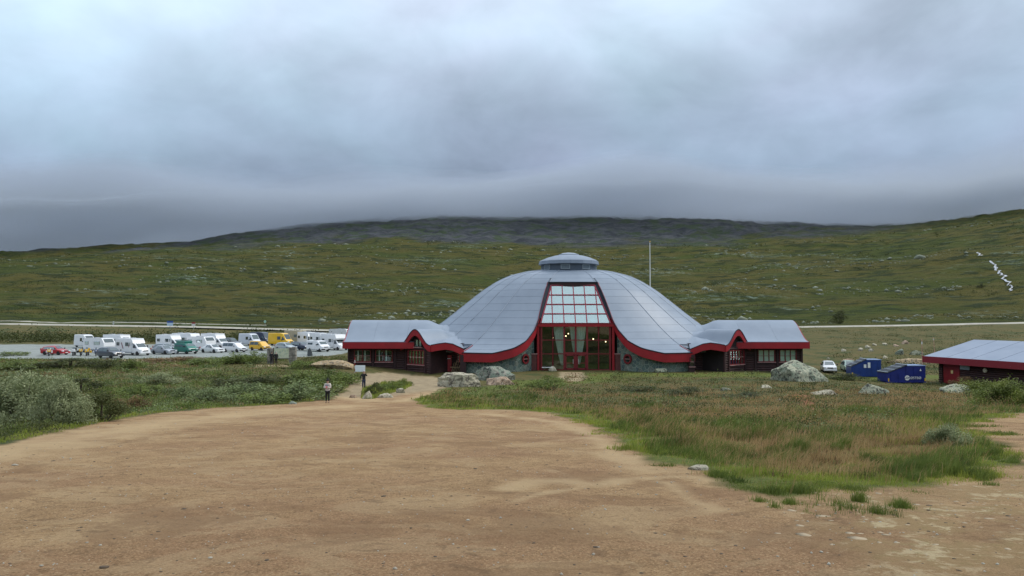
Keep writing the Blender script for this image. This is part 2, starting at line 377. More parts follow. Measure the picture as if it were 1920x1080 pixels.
def ground_material(far_side):
    t = NT('fell_cover' if far_side else 'ground_cover'); co = t.pos()
    if far_side:
        # fell side
        cs = t.n('ShaderNodeMapping'); t.put(cs.inputs[0], co); cs.inputs['Scale'].default_value = (.55, 1.0, 2.2)
        f1 = t.noise(cs.outputs[0], .016, 6, .6, .6); f2 = t.noise(cs.outputs[0], .07, 6, .65, .4); f3 = t.noise(co, .35, 5, .7)
        fl = t.mix(t.step(f1, .38, .62), (.056, .072, .013), (.090, .080, .019))
        fl = t.mix(t.math('MULTIPLY', t.step(f2, .49, .60), .85), fl, (.019, .031, .010))
        fl = t.mix(t.math('MULTIPLY', t.step(f2, .44, .33), .6), fl, (.120, .100, .036))
        fl = t.mix(t.math('MULTIPLY', t.step(f3, .55, .72), .7), fl, (.030, .040, .013))
        li = t.math('MULTIPLY', t.step(t.noise(cs.outputs[0], .022, 5, .6, .3), .54, .68), t.step(t.noise(co, .16, 6, .8), .50, .60))
        fl = t.mix(t.math('MULTIPLY', li, .85), fl, (.21, .27, .21))
        g = fl
        rk = t.mix(t.step(t.noise(co, .035, 7, .72, .3), .38, .62), (.036, .041, .048), (.085, .091, .098))
        rk = t.mix(t.math('MULTIPLY', t.step(t.noise(co, .022, 7, .7), .48, .58), .8), rk, (.046, .070, .030))
        rk = t.mix(t.math('MULTIPLY', t.step(t.noise(co, .3, 5, .7), .58, .72), .7), rk, (.015, .018, .022))
        g = t.mix(t.attr('rock'), g, rk)
        t.put(t.b.inputs['Base Color'], g); t.b.inputs['Roughness'].default_value = .95; t.b.inputs['Specular IOR Level'].default_value = .1
        t.bump(t.math('ADD', t.math('MULTIPLY', f2, 40.0), t.math('MULTIPLY', f3, 14.0)), 1.0, .2)
        return t.m
    sand, pale, red, grav, lot, lawn, track, yard = (t.attr(k) for k in ('sand', 'pale', 'red', 'gravel', 'lot', 'lawn', 'track', 'yard'))
    big = t.noise(co, .22, 5, .6); mid = t.noise(co, 1.1, 6, .62, .3); fine = t.noise(co, 7, 7, .75); grit = t.noise(co, 38, 5, .8)
    # bare earth
    s = t.mix(t.step(mid, .34, .68), (0.380, 0.250, 0.128), (0.283, 0.176, 0.086))
    s = t.mix(t.math('MULTIPLY', t.step(big, .44, .62), .75), s, (0.275, 0.158, 0.083))
    s = t.mix(t.math('MULTIPLY', t.step(fine, .50, .62), .7), s, (0.194, 0.116, 0.056))
    s = t.mix(t.math('MULTIPLY', t.step(grit, .53, .62), .6), s, (0.534, 0.397, 0.232))
    s = t.mix(t.math('MULTIPLY', t.step(grit, .46, .38), .8), s, (0.097, 0.059, 0.030))
    s = t.mix(t.math('MULTIPLY', t.step(t.noise(co, .5, 5, .7, 1.2), .50, .58), .35), s, (0.405, 0.294, 0.165))
    s = t.mix(t.math('MULTIPLY', t.step(t.noise(co, .38, 6, .68, .8), .50, .60), .55), s, (.205, .120, .062))
    s = t.mix(t.math('MULTIPLY', t.step(t.noise(co, 2.6, 6, .75, .5), .56, .64), .55), s, (.150, .092, .050))
    s = t.mix(t.math('MULTIPLY', pale, .65), s, (0.469, 0.344, 0.192))
    gv = t.mix(t.step(t.noise(co, 3.0, 7, .75, .4), .60, .52), (0.453, 0.359, 0.213), (0.292, 0.199, 0.099))
    gv = t.mix(t.math('MULTIPLY', t.step(fine, .5, .7), .5), gv, (0.211, 0.184, 0.066))
    s = t.mix(t.math('MULTIPLY', grav, t.step(mid, .42, .56)), s, gv)
    s = t.mix(t.math('MULTIPLY', yard, .75), s, t.mix(t.step(mid, .35, .65), (0.339, 0.283, 0.179), (0.251, 0.206, 0.133)))
    # heath
    g = t.mix(t.step(mid, .35, .65), (.078, .080, .024), (.130, .098, .040))
    g = t.mix(t.step(big, .48, .66), g, (.050, .066, .022))
    g = t.mix(t.math('MULTIPLY', t.step(fine, .5, .7), .6), g, (.030, .034, .012))
    g = t.mix(lawn, g, t.mix(t.step(fine, .4, .65), (.125, .145, .032), (.070, .092, .022)))
    g = t.mix(red, g, (.33, .13, .08))
    g = t.mix(t.math('MULTIPLY', track, .8), g, (.20, .18, .09))
    # tarmac and gravel of the car park
    lt = t.mix(t.step(mid, .35, .65), (.29, .315, .295), (.23, .25, .235)); lt = t.mix(t.math('MULTIPLY', t.step(big, .55, .62), .5), lt, (.13, .14, .14))
    c = t.mix(sand, g, s); c = t.mix(lot, c, lt)
    t.put(t.b.inputs['Base Color'], c); t.b.inputs['Roughness'].default_value = .95; t.b.inputs['Specular IOR Level'].default_value = .15
    hgt = t.math('ADD', t.math('ADD', t.math('MULTIPLY', mid, .8), t.math('MULTIPLY', fine, .45)), t.math('MULTIPLY', grit, .12))
    t.bump(hgt, .9, .16)
    return t.m
GM = ground_material(False); GMF = ground_material(True)
V = np.stack([x, y, z], 1)
idx = np.arange(len(x)).reshape(RR.shape)
q00 = idx[:-1]; q10 = idx[1:]
F = np.stack([q00, np.roll(q00, -1, 1), np.roll(q10, -1, 1), q10], -1).reshape(-1, 4)
fs_, fl_ = a_sand[F].mean(1), a_lot[F].mean(1); fr_ = y[F].mean(1) - 258 - x[F].mean(1) * .012
zone = np.zeros(len(F), int)
zone[fs_ > .5] = 1; zone[fl_ > .5] = 2; zone[(fr_ > 0) & (a_rock[F].mean(1) <= .5)] = 3; zone[(fr_ > 0) & (a_rock[F].mean(1) > .5)] = 4
ATT = dict(sand=a_sand, pale=a_pale, red=a_red, gravel=a_gravel, lot=a_lot, lawn=a_lawn, rock=a_rock, track=a_track, yard=a_yard)
for zi, (nm, lab) in enumerate((('ground', 'heath and grass covered ground round the building'), ('dirt_ground', 'bare trodden brown earth in front'), ('parking_lot', 'grey surfaced car park with rows of vehicles'), ('hillside', 'long olive green fell side'), ('mountain', 'dark rocky mountain reaching into the cloud'))):
    f = F[zone == zi]; used, inv = np.unique(f, return_inverse=True)
    me = arrays_mesh(nm, V[used], inv.reshape(-1, 4)); me.shade_smooth()
    for k, v in ATT.items():
        a = me.attributes.new(k, 'FLOAT', 'POINT'); a.data.foreach_set('value', v[used].astype(np.float32))
    tag(link(nm, me, GMF if zi > 2 else GM), lab, kind='structure')

# roads behind the car park and beyond the building
ROADM = pm('road_gravel', (.40, .38, .31), (.31, .29, .24), .4, .9)
def road(name, label, d0, d1, w, x0, x1, lift):
    n = 160; vs = []; fs = []
    for i in range(n + 1):
        X = x0 + (x1 - x0) * i / n; Y = d0 + (d1 - d0) * i / n
        zc = max(h1(X, Y), h1(X, Y - w / 2), h1(X, Y + w / 2)) + lift
        vs += [(X, Y - w / 2 - 1.2, zc - .35), (X, Y - w / 2, zc), (X, Y + w / 2, zc), (X, Y + w / 2 + 1.2, zc - .35)]
    for i in range(n):
        for k in range(3): a = i * 4 + k; fs.append((a, a + 1, a + 5, a + 4))
    tag(MB().add(vs, fs).build(name, ROADM, None, 60), label, kind='structure')
road('road', 'pale road running along the foot of the fell', 254, 262, 7, -330, 330, .25)
road('path', 'narrow pale track above the main road', 292, 288, 2.2, -300, -95, .12)

# white stream down the fell
fo = NT('stream_foam'); t_ = fo
c = fo.mix(fo.step(fo.noise(fo.pos(), .8, 5, .7), .42, .6), (.58, .62, .66), (.12, .115, .105)); fo.put(fo.b.inputs['Base Color'], c); fo.b.inputs['Roughness'].default_value = .35
sp = [G(*q) for q in ((1833, 474), (1836, 478), (1839, 480))], [G(*q) for q in ((1857, 490), (1866, 499), (1873, 510), (1878, 516), (1884, 525), (1891, 533), (1896, 542), (1895, 547))]
mb = MB()
for line in sp:
    vs = []; fs = []
    dense = [line[i].lerp(line[i + 1], k / 6) for i in range(len(line) - 1) for k in range(6)] + [line[-1]]
    for i, q in enumerate(dense):
        w = .5 + 2.2 * abs(mnoise.noise(Vector((i * .45, 3.3, q.x)))) + .5; dx = 3.0 * mnoise.noise(Vector((i * .5, 9, 0)))
        for s in (-1, 0, 1):
            X = q.x + dx + s * w * .5; vs.append((X, q.y, h1(X, q.y) + .4 + (.25 if s == 0 else 0)))
    for i in range(len(dense) - 1):
        for k in range(2): a = i * 3 + k; fs.append((a, a + 1, a + 4, a + 3))
    mb.add(vs, fs)
tag(mb.build('stream', fo.m), 'white stream tumbling down the fell side', kind='structure')

# low cloud lying on the mountain: nested bodies of even, thin vapour with an uneven underside
CBU = [-900, 0, 380, 600, 800, 1100, 1300, 1600, 1800, 1920, 2800]
CBP = [165, 158, 152, 168, 175, 176, 176, 172, 183, 201, 230]
def cloud(k, dens):
    m = bpy.data.materials.new('cloud_vapour'); m.use_nodes = True; t = m.node_tree; t.nodes.clear()
    o = t.nodes.new('ShaderNodeOutputMaterial'); v = t.nodes.new('ShaderNodeVolumePrincipled')
    v.inputs['Color'].default_value = (.60, .655, .73, 1); v.inputs['Density'].default_value = dens; v.inputs['Anisotropy'].default_value = .2
    t.links.new(v.outputs[0], o.inputs['Volume'])
    na, nd = 120, 14; vs = []; top = []
    for j in range(nd + 1):
        d = 1150 + (2700 - 1150) * j / nd
        for i in range(na + 1):
            a = R(-52) + R(104) * i / na; X, Y = d * math.sin(a), d * math.cos(a)
            u = 960 + FPX * math.tan(a); edge = min(1, i / 8, (na - i) / 8, j / 3, (nd - j) / 3); edge = max(0.02, edge) ** .6
            nz = mnoise.noise(Vector((X / 230, Y / 230, 4.4))) + .6 * mnoise.noise(Vector((X / 80, Y / 80, 1.4)))
            zb = CAM_Z + 1500 * math.cos(a) * (np.interp(u, CBU, CBP) + (-3, 1, 6, 12)[k]) / FPX + nz * 15
            zt = zb + (120 - 20 * k) * edge + 60 * mnoise.noise(Vector((X / 400, Y / 400, 9))) * edge
            vs.append((X, Y, zb)); top.append((X, Y, max(zt, zb + 2)))
    W = na + 1; N = len(vs); fs = []
    for j in range(nd):
        for i in range(na):
            a = j * W + i; fs += [(a, a + W, a + W + 1, a + 1), (N + a, N + a + 1, N + a + W + 1, N + a + W)]
    for i in range(na):
        for j in (0, nd): a = j * W + i; fs.append((a, a + 1, N + a + 1, N + a) if j == 0 else (a, N + a, N + a + 1, a + 1))
    for j in range(nd):
        for i in (0, na): a = j * W + i; fs.append((a, N + a, N + a + W, a + W) if i == 0 else (a, a + W, N + a + W, N + a))
    tag(MB().add(vs + top, fs).build('cloud', m, None, 180), 'low grey cloud resting on the mountain top', kind='stuff')
for k, dn in enumerate((.0010, .0018, .0030, .0045)): cloud(k, dn)

# ------------------------------------------------------------------ the visitor centre
BX, BY = 8.46, 104.0
centre = empty('visitor_centre', (BX, BY, 0))
tag(centre, 'round dome-roofed visitor centre with grey roof, red fascias and two low log wings', 'building')
ROOF = pm('roof_membrane', (.225, .272, .335), (.195, .240, .300), .35, .42, 0, .004, 9, spec=.45, rnd=.035)
RIB = pm('roof_seam', (.30, .345, .405), (.27, .315, .375), 1, .4)
DECK = pm('roof_underlay', (.165, .20, .25), (.15, .18, .225), 1, .7)
EDGE = pm('roof_edge_metal', (.03, .038, .05), (.022, .027, .038), 1, .75, spec=.2)
RED = pm('red_fascia', (.33, .006, .014), (.26, .005, .011), .8, .5, 0, .004, 3)
REDF = pm('red_frame', (.19, .010, .014), (.15, .008, .012), 2, .5)
LOG = pm('tarred_log', (.060, .022, .020), (.032, .013, .013), 1.6, .7, 0, .012, 4, rnd=.18)
TRIM = pm('dark_trim', (.040, .012, .012), (.026, .009, .010), 2, .7)
PALETRIM = pm('worn_sill', (.42, .24, .22), (.30, .15, .14), 6, .6)
MORTAR = pm('wall_mortar', (.32, .36, .30), (.25, .29, .24), 3, .9)
DARK = pm('dark_interior', (.020, .012, .012), (.012, .008, .008), 1, .8)
CURT = pm('pale_curtain', (.74, .80, .76), (.66, .72, .69), 2, .8)
WHITE = pm('white_paint', (.78, .78, .76), (.70, .70, .69), 3, .5)
GLASS_UP = glassmat('coated_glass', .34, (.42, .60, .64))
GLASS = glassmat('clear_glass', .06, (.90, .95, .92))
GLASS_DK = glassmat('dark_window', .10, (.3, .36, .36))
STONES = []
for i, (a, b) in enumerate((((.105, .155, .130), (.07, .11, .095)), ((.14, .185, .15), (.10, .14, .12)), ((.075, .115, .110), (.055, .085, .08)), ((.17, .19, .155), (.12, .145, .12)))):
    STONES.append(pm('wall_stone_%s' % 'abcd'[i], a, b, 3.5, .7, 0, .01, 10, rnd=.12))

KY = .65; DC = 6.0
RHO = [4.0, 6.4, 8.86, 10.8, 13.1, 15.6, 18.0, 19.7, 22.0, 24.0, 26.0, 27.5]
ZRO = [14.0, 13.72, 13.1, 12.23, 10.75, 8.75, 6.85, 5.55, 4.0, 3.0, 2.35, 2.05]
_x = np.linspace(3.5, 28, 700); _z = np.interp(_x, RHO, ZRO); _k = np.hanning(61); _k /= _k.sum()
_z = np.convolve(np.pad(_z, 30, mode='reflect', reflect_type='odd'), _k, mode='valid')
def zro(r): return float(np.interp(r, _x, _z))
def dome(th, r, off=0.0):
    ky = KY if abs(th) < 90 else .8
    p = Vector((r * math.sin(R(th)), DC - r * ky * math.cos(R(th)), zro(r)))
    if off:
        sl = (zro(r + .2) - zro(r - .2)) / .4; n = Vector((-sl * math.sin(R(th)), sl * math.cos(R(th)), 1)).normalized(); p += n * off
    return p
NR, NTh = [11.0, 12.0, 14.8, 18.2, 20.0, 22.3, 24.0, 26.0, 28], [18.0, 17.2, 16.6, 15.7, 16.0, 17.5, 20.0, 25.0, 33.0]
def notch(r): return float(np.interp(r, NR, NTh))
R_TOP = 11.4; STEP = 36.0; R_EAVE, R_SIDE = 26.0, 23.3
# rows of roof sheets, evenly spaced along the slope
sarc = np.concatenate([[0], np.cumsum(np.hypot(np.diff(_x), np.diff(_z)))]); a0 = float(np.interp(4.2, _x, sarc)); a1 = float(np.interp(R_EAVE, _x, sarc))
NROW = 16
rows = [float(np.interp(a0 + (a1 - a0) * i / NROW, sarc, _x)) for i in range(NROW + 1)]
roof = MB()
for sg in (-1, 1):
    roof.sheet(lambda u, v: dome(sg * (notch(R_TOP + (R_EAVE - R_TOP) * v) + (STEP - notch(R_TOP + (R_EAVE - R_TOP) * v)) * u), R_TOP + (R_EAVE - R_TOP) * v, -.04), 6, 40, .12)
    roof.sheet(lambda u, v: dome(sg * (STEP + (90 - STEP) * u), R_TOP + (R_SIDE - R_TOP) * v, -.04), 10, 36, .12)
    roof.sheet(lambda u, v: dome(sg * (90.01 + 90 * u), R_TOP + (22.5 - R_TOP) * v, 0), 14, 30, .12)
roof.sheet(lambda u, v: dome(-180 + 360 * u, 3.8 + (R_TOP - 3.8) * v, -.04), 64, 8, .12)
roof_o = roof.build('roof', DECK, centre, 40)
seams_th = [16.0, STEP, 50, 64, 80, 96]
def panel(tA, tB, r0, r1):
    m = MB(); g = .001
    m.sheet(lambda u, v: dome((lambda a, b: a + (b - a) * (.0008 + .9984 * u))(tA(r0 + (r1 - r0) * v), tB(r0 + (r1 - r0) * v)), r0 + g + (r1 - r0 - 2.2 * g) * v, .03 + .014 * v), 4, 4, .05)
    return m.build('roof_panel', ROOF, roof_o, 40)
for sg in (-1, 1):
    for i in range(NROW):
        r0, r1 = rows[i], rows[i + 1]
        for k in range(len(seams_th) - 1):
            end = R_EAVE if k == 0 else R_SIDE
            if r0 >= end - .3: continue
            q1 = min(r1, end)
            if k == 0 and r0 < R_TOP - .5: tA = lambda r: sg * 16.5
            elif k == 0: tA = lambda r: sg * notch(r)
            else: tA = lambda r, k=k: sg * seams_th[k]
            tB = lambda r, k=k: sg * seams_th[k + 1]
            if k == 0 and r0 < R_TOP < r1: panel(lambda r: sg * 17.8, tB, r0, q1)
            else: panel(tA, tB, r0, q1)
for i in range(NROW):
    if rows[i] < R_TOP - .6: panel(lambda r: -16.5, lambda r: 16.5, rows[i], min(rows[i + 1], R_TOP))
for sg in (-1, 1):
    for k, th_ in enumerate(seams_th[:-1]):
        end = R_TOP if k == 0 else (R_EAVE if k == 1 else R_SIDE)
        m = MB(); n = 34; pts = [4.3 + (end - 4.4) * j / n for j in range(n + 1)]
        m.tube([dome(sg * th_, r, .05) for r in pts], .045, 6); m.build('roof_seam', RIB, roof_o, 60)
# rear sheets, joined by the slope behind
m = MB()
for sg in (-1, 1): m.sheet(lambda u, v: dome(sg * (96 + 84 * u), 4.2 + (22.4 - 4.2) * v, .05), 14, 26, .06)
m.build('rear_roof_sheet', ROOF, roof_o, 40)
# dark metal edging and the red fascia along the eaves and up the sides of the glazed gap
def edge_line(sg, n=46):
    pts = []
    for j in range(8): pts.append((STEP + (25 - STEP) * j / 8, R_EAVE))
    for j in range(n + 1): r = R_EAVE + (R_TOP - R_EAVE) * j / n; pts.append((notch(r), r))
    return [(sg * t, r) for t, r in pts]
for sg in (-1, 1):
    el = edge_line(sg); top = [dome(t, r, .06) for t, r in el]
    drops = [1.12 if r > 21 else 1.12 - .40 * min(1, (21 - r) / 5) for t, r in el]
    out = []
    for i, p in enumerate(top):                       # board stands just outside the sheet edge
        tg = top[min(i + 1, len(top) - 1)] - top[max(i - 1, 0)]; n = Vector((tg.y, -tg.x, 0)).normalized() * (.05 * (1 if sg < 0 else -1)); out.append(p + n)
    if sg < 0: f = MB().band(out, drops, .15)
    else: f = MB().band(out[::-1], drops[::-1], .15)
    f.build('fascia', RED, centre, 35)
    MB().tube([p + Vector((0, 0, .03)) for p in out], .075, 6).build('roof_edge', EDGE, centre, 60)
    # return of the eave where the roof steps back beside the side porch
    ret = [dome(sg * STEP, r, .06) for r in np.linspace(R_EAVE, R_SIDE, 8)]
    if sg < 0: ret = ret[::-1]
    MB().band(ret, 1.05, .15).build('fascia', RED, centre, 35)
# head of the gap
tl, tr_ = dome(-17.8, R_TOP), dome(17.8, R_TOP)
MB().band([dome(-17.8 + 35.6 * i / 8, R_TOP, .05) + Vector((0, -.06, 0)) for i in range(9)], .95, .2).build('gap_header', TRIM, centre, 35)
MB().tube([dome(-17.8 + 35.6 * i / 8, R_TOP, .07) + Vector((0, -.06, 0)) for i in range(9)], .07, 6).build('roof_edge', EDGE, centre, 60)

# lantern on top
lan = MB().lathe([(4.05, 13.55), (4.05, 15.0), (3.9, 15.05)], 16, Matrix.Translation((0, DC, 0))).build('lantern', pm('lantern_drum', (.075, .10, .135), (.06, .08, .11), 2, .5), centre, 30)
MB().lathe([(4.25, 14.72), (4.5, 14.80), (4.42, 15.28), (4.2, 15.42), (3.2, 15.85), (2.2, 16.13), (1.45, 16.25)], 16, Matrix.Translation((0, DC, 0))).build('lantern_roof', pm('lantern_roof', (.20, .245, .31), (.17, .21, .27), 1, .42), lan, 20)
MB().lathe([(1.5, 16.22), (1.5, 16.36), (1.25, 16.42), (.9, 16.55), (.3, 16.62)], 20, Matrix.Translation((0, DC, 0))).build('lantern_cap', RIB, lan, 25)
VENTF = pm('vent_frame', (.36, .42, .45), (.3, .35, .38), 3, .5); VENT = pm('vent_louvre', (.13, .17, .20), (.1, .13, .16), 3, .5)
for k in range(16):
    a = 2 * math.pi * (k + .5) / 16
    if math.sin(a) > .35: continue
    n = Vector((math.cos(a), math.sin(a), 0)); c0 = Vector((0, DC, 14.33)) + n * 4.0
    M = frame_matrix(c0, Vector((-n.y, n.x, 0)), Vector((0, 0, 1)), n)
    if k % 2 == 0: continue
    o = MB().box(-.62, .62, -.30, .30, -.05, .06, M).build('vent', VENT, lan)
    m = MB()
    for b in ((-.66, -.60, -.33, .33), (.60, .66, -.33, .33), (-.66, .66, .28, .34), (-.66, .66, -.34, -.28)): m.box(b[0], b[1], b[2], b[3], -.04, .09, M)
    m.build('vent_frame', VENTF, lan)

# stone walls either side of the entrance, clad with uneven flags
def clip(poly, nx, ny, c):
    out = []
    for i in range(len(poly)):
        a, b = poly[i], poly[(i + 1) % len(poly)]; da = nx * a[0] + ny * a[1] - c; db = nx * b[0] + ny * b[1] - c
        if da <= 0: out.append(a)
        if (da < 0) != (db < 0) and da != db: t = da / (da - db); out.append((a[0] + (b[0] - a[0]) * t, a[1] + (b[1] - a[1]) * t))
    return out
def stone_wall(sg, seed):
    rnd = random.Random(seed)
    plan = [(35.6, 25.0), (30.5, 25.1), (26.5, 24.9), (23.2, 24.0), (20.6, 22.6), (18.9, 21.0), (18.0, 19.4), (17.6, 18.3)]
    pts = [dome(sg * t, r) for t, r in plan]; pl = [Vector((p.x, p.y, 0)) for p in pts]; tops = [p.z - .35 for p in pts]
    cum = [0.0]
    for a, b in zip(pl[:-1], pl[1:]): cum.append(cum[-1] + (b - a).length)
    L = cum[-1]
    def at(s):
        i = max(0, min(len(pl) - 2, int(np.searchsorted(cum, s) - 1))); f = (s - cum[i]) / (cum[i + 1] - cum[i]); t = (pl[i + 1] - pl[i]).normalized()
        return pl[i].lerp(pl[i + 1], f), Vector((t.y, -t.x, 0)) * (1 if sg < 0 else -1), tops[i] + (tops[i + 1] - tops[i]) * f
    m = MB()
    ns = 26; vs = []; fs = []
    for j in range(ns + 1):
        p, n, tz = at(L * j / ns); vs += [p + Vector((0, 0, -.8)), p + Vector((0, 0, tz)), p - n * .35 + Vector((0, 0, -.8)), p - n * .35 + Vector((0, 0, tz))]
    for j in range(ns): a = j * 4; b = a + 4; fs += [(a, b, b + 1, a + 1), (a + 2, a + 3, b + 3, b + 2), (a + 1, b + 1, b + 3, a + 3)]
    fs += [(0, 1, 3, 2), (ns * 4, ns * 4 + 2, ns * 4 + 3, ns * 4 + 1)]
    wall = m.add(vs, fs).build('stone_wall', MORTAR, centre)
    seeds = []
    for j in range(24):
        for k in range(8):
            s_, z_ = (j + .5 + rnd.uniform(-.38, .38)) * L / 24, -.3 + k * .66 + rnd.uniform(-.25, .25) + (j % 2) * .3
            seeds.append((s_, z_))
    port = next(s for s in np.linspace(0, L, 200) if abs(at(s)[0].x) < 6.75)
    for i, (sx, sz) in enumerate(seeds):
        if not 0 < sx < L or sz > at(sx)[2]: continue
        poly = [(max(0.02, sx - 1), max(-.7, sz - 1)), (min(L - .02, sx + 1), max(-.7, sz - 1)), (min(L - .02, sx + 1), sz + 1), (max(0.02, sx - 1), sz + 1)]
        for k, (qx, qz) in enumerate(seeds):
            if k == i or abs(qx - sx) > 2.2 or abs(qz - sz) > 2.2: continue
            nx, nz_ = qx - sx, qz - sz; l = math.hypot(nx, nz_); nx /= l; nz_ /= l
            poly = clip(poly, nx, nz_, nx * (sx + qx) / 2 + nz_ * (sz + qz) / 2 - .035)
            if len(poly) < 3: break
        if len(poly) < 3: continue
        e = .25; ta, tb = at(max(0, sx - e))[2], at(min(L, sx + e))[2]; sl = (tb - ta) / (2 * e); l = math.hypot(sl, 1)
        poly = clip(poly, -sl / l, 1 / l, (-sl * sx + at(sx)[2] - .05) / l)
        if len(poly) < 3: continue
        if math.hypot(sx - port, sz - 1.6) < .28: continue
        th_ = rnd.uniform(.035, .075); vs = []; n_ = len(poly)
        cx, cz = sum(q[0] for q in poly) / n_, sum(q[1] for q in poly) / n_
        for ins, off in ((1, 0), (1, th_ * .7), (.9, th_)):
            for q in poly:
                s_, z_ = cx + (q[0] - cx) * ins, cz + (q[1] - cz) * ins; p, n, _t = at(min(L, max(0, s_))); vs.append(p + n * off + Vector((0, 0, z_)))
        fs = [(r_ * n_ + a, r_ * n_ + (a + 1) % n_, (r_ + 1) * n_ + (a + 1) % n_, (r_ + 1) * n_ + a) for r_ in range(2) for a in range(n_)] + [tuple(range(2 * n_, 3 * n_))]
        MB().add(vs, fs).build('stone', STONES[rnd.randrange(4)], wall)
    p, n, _t = at(port); M = frame_matrix(p + Vector((0, 0, 1.6)), Vector((-n.y, n.x, 0)), Vector((0, 0, 1)), n)
    pane = MB().lathe([(.48, .03), (.48, .09)], 24, M).build('porthole_window', GLASS_DK, centre, 30)
    rg = MB(); k = 24
    vs = []; fs = []
    for i in range(k):
        a = 2 * math.pi * i / k
        for r_, z_ in ((.44, .06), (.44, .17), (.66, .17), (.66, .02)): vs.append(M @ Vector((r_ * math.cos(a), r_ * math.sin(a), z_)))
    for i in range(k):
        for q in range(4): fs.append((i * 4 + q, i * 4 + (q + 1) % 4, ((i + 1) % k) * 4 + (q + 1) % 4, ((i + 1) % k) * 4 + q))
    rg.add(vs, fs).build('frame', REDF, pane, 30)
    MB().box(-.45, .45, -.035, .035, .08, .14, M).build('glazing_bar', PALETRIM, pane)
stone_wall(-1, 3); stone_wall(1, 8)

# glazed entrance: upright below, leaning above
GY0, GTOPY, GZ0, GZ1 = -5.5, -1.35, 6.22, 11.45
cols = [-4.56, -3.04, -1.52, 0, 1.52, 3.04, 4.56]; lev = [0.08, 2.2, 4.03, 5.86]
gl = MB()
for i, cx in enumerate(cols): gl.box(cx - (.12 if i in (0, 2, 3, 4, 6) else .06), cx + (.12 if i in (0, 2, 3, 4, 6) else .06), GY0 - .09, GY0 + .09, -.1, 5.86)
for j, z_ in enumerate(lev): gl.box(-4.6, 4.6, GY0 - .075, GY0 + .075, z_ - .06, z_ + .06)
gl.box(-1.5, 1.5, GY0 - .08, GY0 + .08, 2.14, 2.42); gl_o = gl.build('entrance_frame', REDF, centre)
for i in range(6):
    for j in range(3):
        MB().box(cols[i] + .12, cols[i + 1] - .12, GY0 - .012, GY0 + .012, lev[j] + .06, lev[j + 1] - .06).build('pane', GLASS, gl_o)
for i in (2, 3):      # the pair of doors
    m = MB(); a, b = cols[i] + .14, cols[i + 1] - .14
    for bx_ in ((a, a + .14, .1, 2.1), (b - .14, b, .1, 2.1), (a, b, .1, .32), (a, b, 1.96, 2.12), (a, b, .95, 1.03)): m.box(bx_[0], bx_[1], GY0 - .15, GY0 - .03, bx_[2], bx_[3])
    d_ = m.build('door', REDF, centre)
    hx = b - .22 if i == 2 else a + .22
    MB().tube([(hx, GY0 - .22, .9), (hx, GY0 - .22, 1.5)], .025, 6).build('handle', WHITE, d_, 60)
MB().bevbox(-5.15, 5.15, GY0 - .28, GY0 + .25, 5.80, 6.24, .03).build('beam', RED, centre)
MB().box(-5.2, 5.2, GY0 - .34, GY0 - .10, 6.24, 6.30).build('beam_cap', REDF, centre)
for sg in (-1, 1):
    MB().bevbox(sg * 4.98 - .16, sg * 4.98 + .16, GY0 - .2, GY0 + .25, -.2, 5.85, .02).build('post', RED, centre)
    d_ = MB().bevbox(sg * 5.62 - .42, sg * 5.62 + .42, GY0 - .42, GY0 - .30, -.1, 2.15, .02).build('side_door', pm('brown_door', (.12, .028, .022), (.08, .02, .018), 2, .6), centre)
    MB().box(sg * 5.62 - .52, sg * 5.62 + .52, GY0 - .43, GY0 - .28, 2.16, 2.27).build('door_lintel', PALETRIM, d_)
def slope_pt(x, t): return Vector((x, GY0 + (GTOPY - GY0) * t, GZ0 + (GZ1 - GZ0) * t))
def half(t): return 4.66 + (3.02 - 4.66) * t
nrm = Vector((0, -(GZ1 - GZ0), (GTOPY - GY0))).normalized()
tl_ = [0, .245, .49, .74, 1.0]
bars = MB()
def slbar(a, b, w):
    d_ = (b - a).normalized(); s_ = d_.cross(nrm).normalized() * w; vs = [a - s_ - nrm * .05, a + s_ - nrm * .05, b + s_ - nrm * .05, b - s_ - nrm * .05]
    vs += [v + nrm * .13 for v in vs]; bars.add(vs, [(0, 1, 2, 3), (4, 7, 6, 5), (0, 4, 5, 1), (1, 5, 6, 2), (2, 6, 7, 3), (3, 7, 4, 0)])
xs_ = [-4.56, -3.04, -1.52, 0, 1.52, 3.04, 4.56]
for x_ in xs_:
    tm = 1.0 if abs(x_) < 3.02 else max(0, (4.66 - abs(x_)) / 1.64)
    if tm > .05: slbar(slope_pt(x_, 0), slope_pt(x_, tm), .065)
for t_ in tl_: slbar(slope_pt(-half(t_), t_), slope_pt(half(t_), t_), .065)
for sg in (-1, 1): slbar(slope_pt(sg * half(0), 0), slope_pt(sg * half(1), 1), .09)
bars_o = bars.build('skylight_frame', pm('skylight_bar', (.26, .008, .030), (.20, .007, .024), 2, .5), centre)
for j in range(4):
    for i in range(6):
        poly = [(xs_[i], tl_[j]), (xs_[i + 1], tl_[j]), (xs_[i + 1], tl_[j + 1]), (xs_[i], tl_[j + 1])]
        for sg in (-1, 1): poly = clip(poly, sg, 1.64, 4.66)
        if len(poly) < 3: continue
        top = [slope_pt(*q) for q in poly]; n_ = len(top)
        MB().add(top + [v - nrm * .02 for v in top], [tuple(range(n_)), tuple(range(n_, 2 * n_))[::-1]] + [(k, (k + 1) % n_, n_ + (k + 1) % n_, n_ + k) for k in range(n_)]).build('pane', GLASS_UP, bars_o)
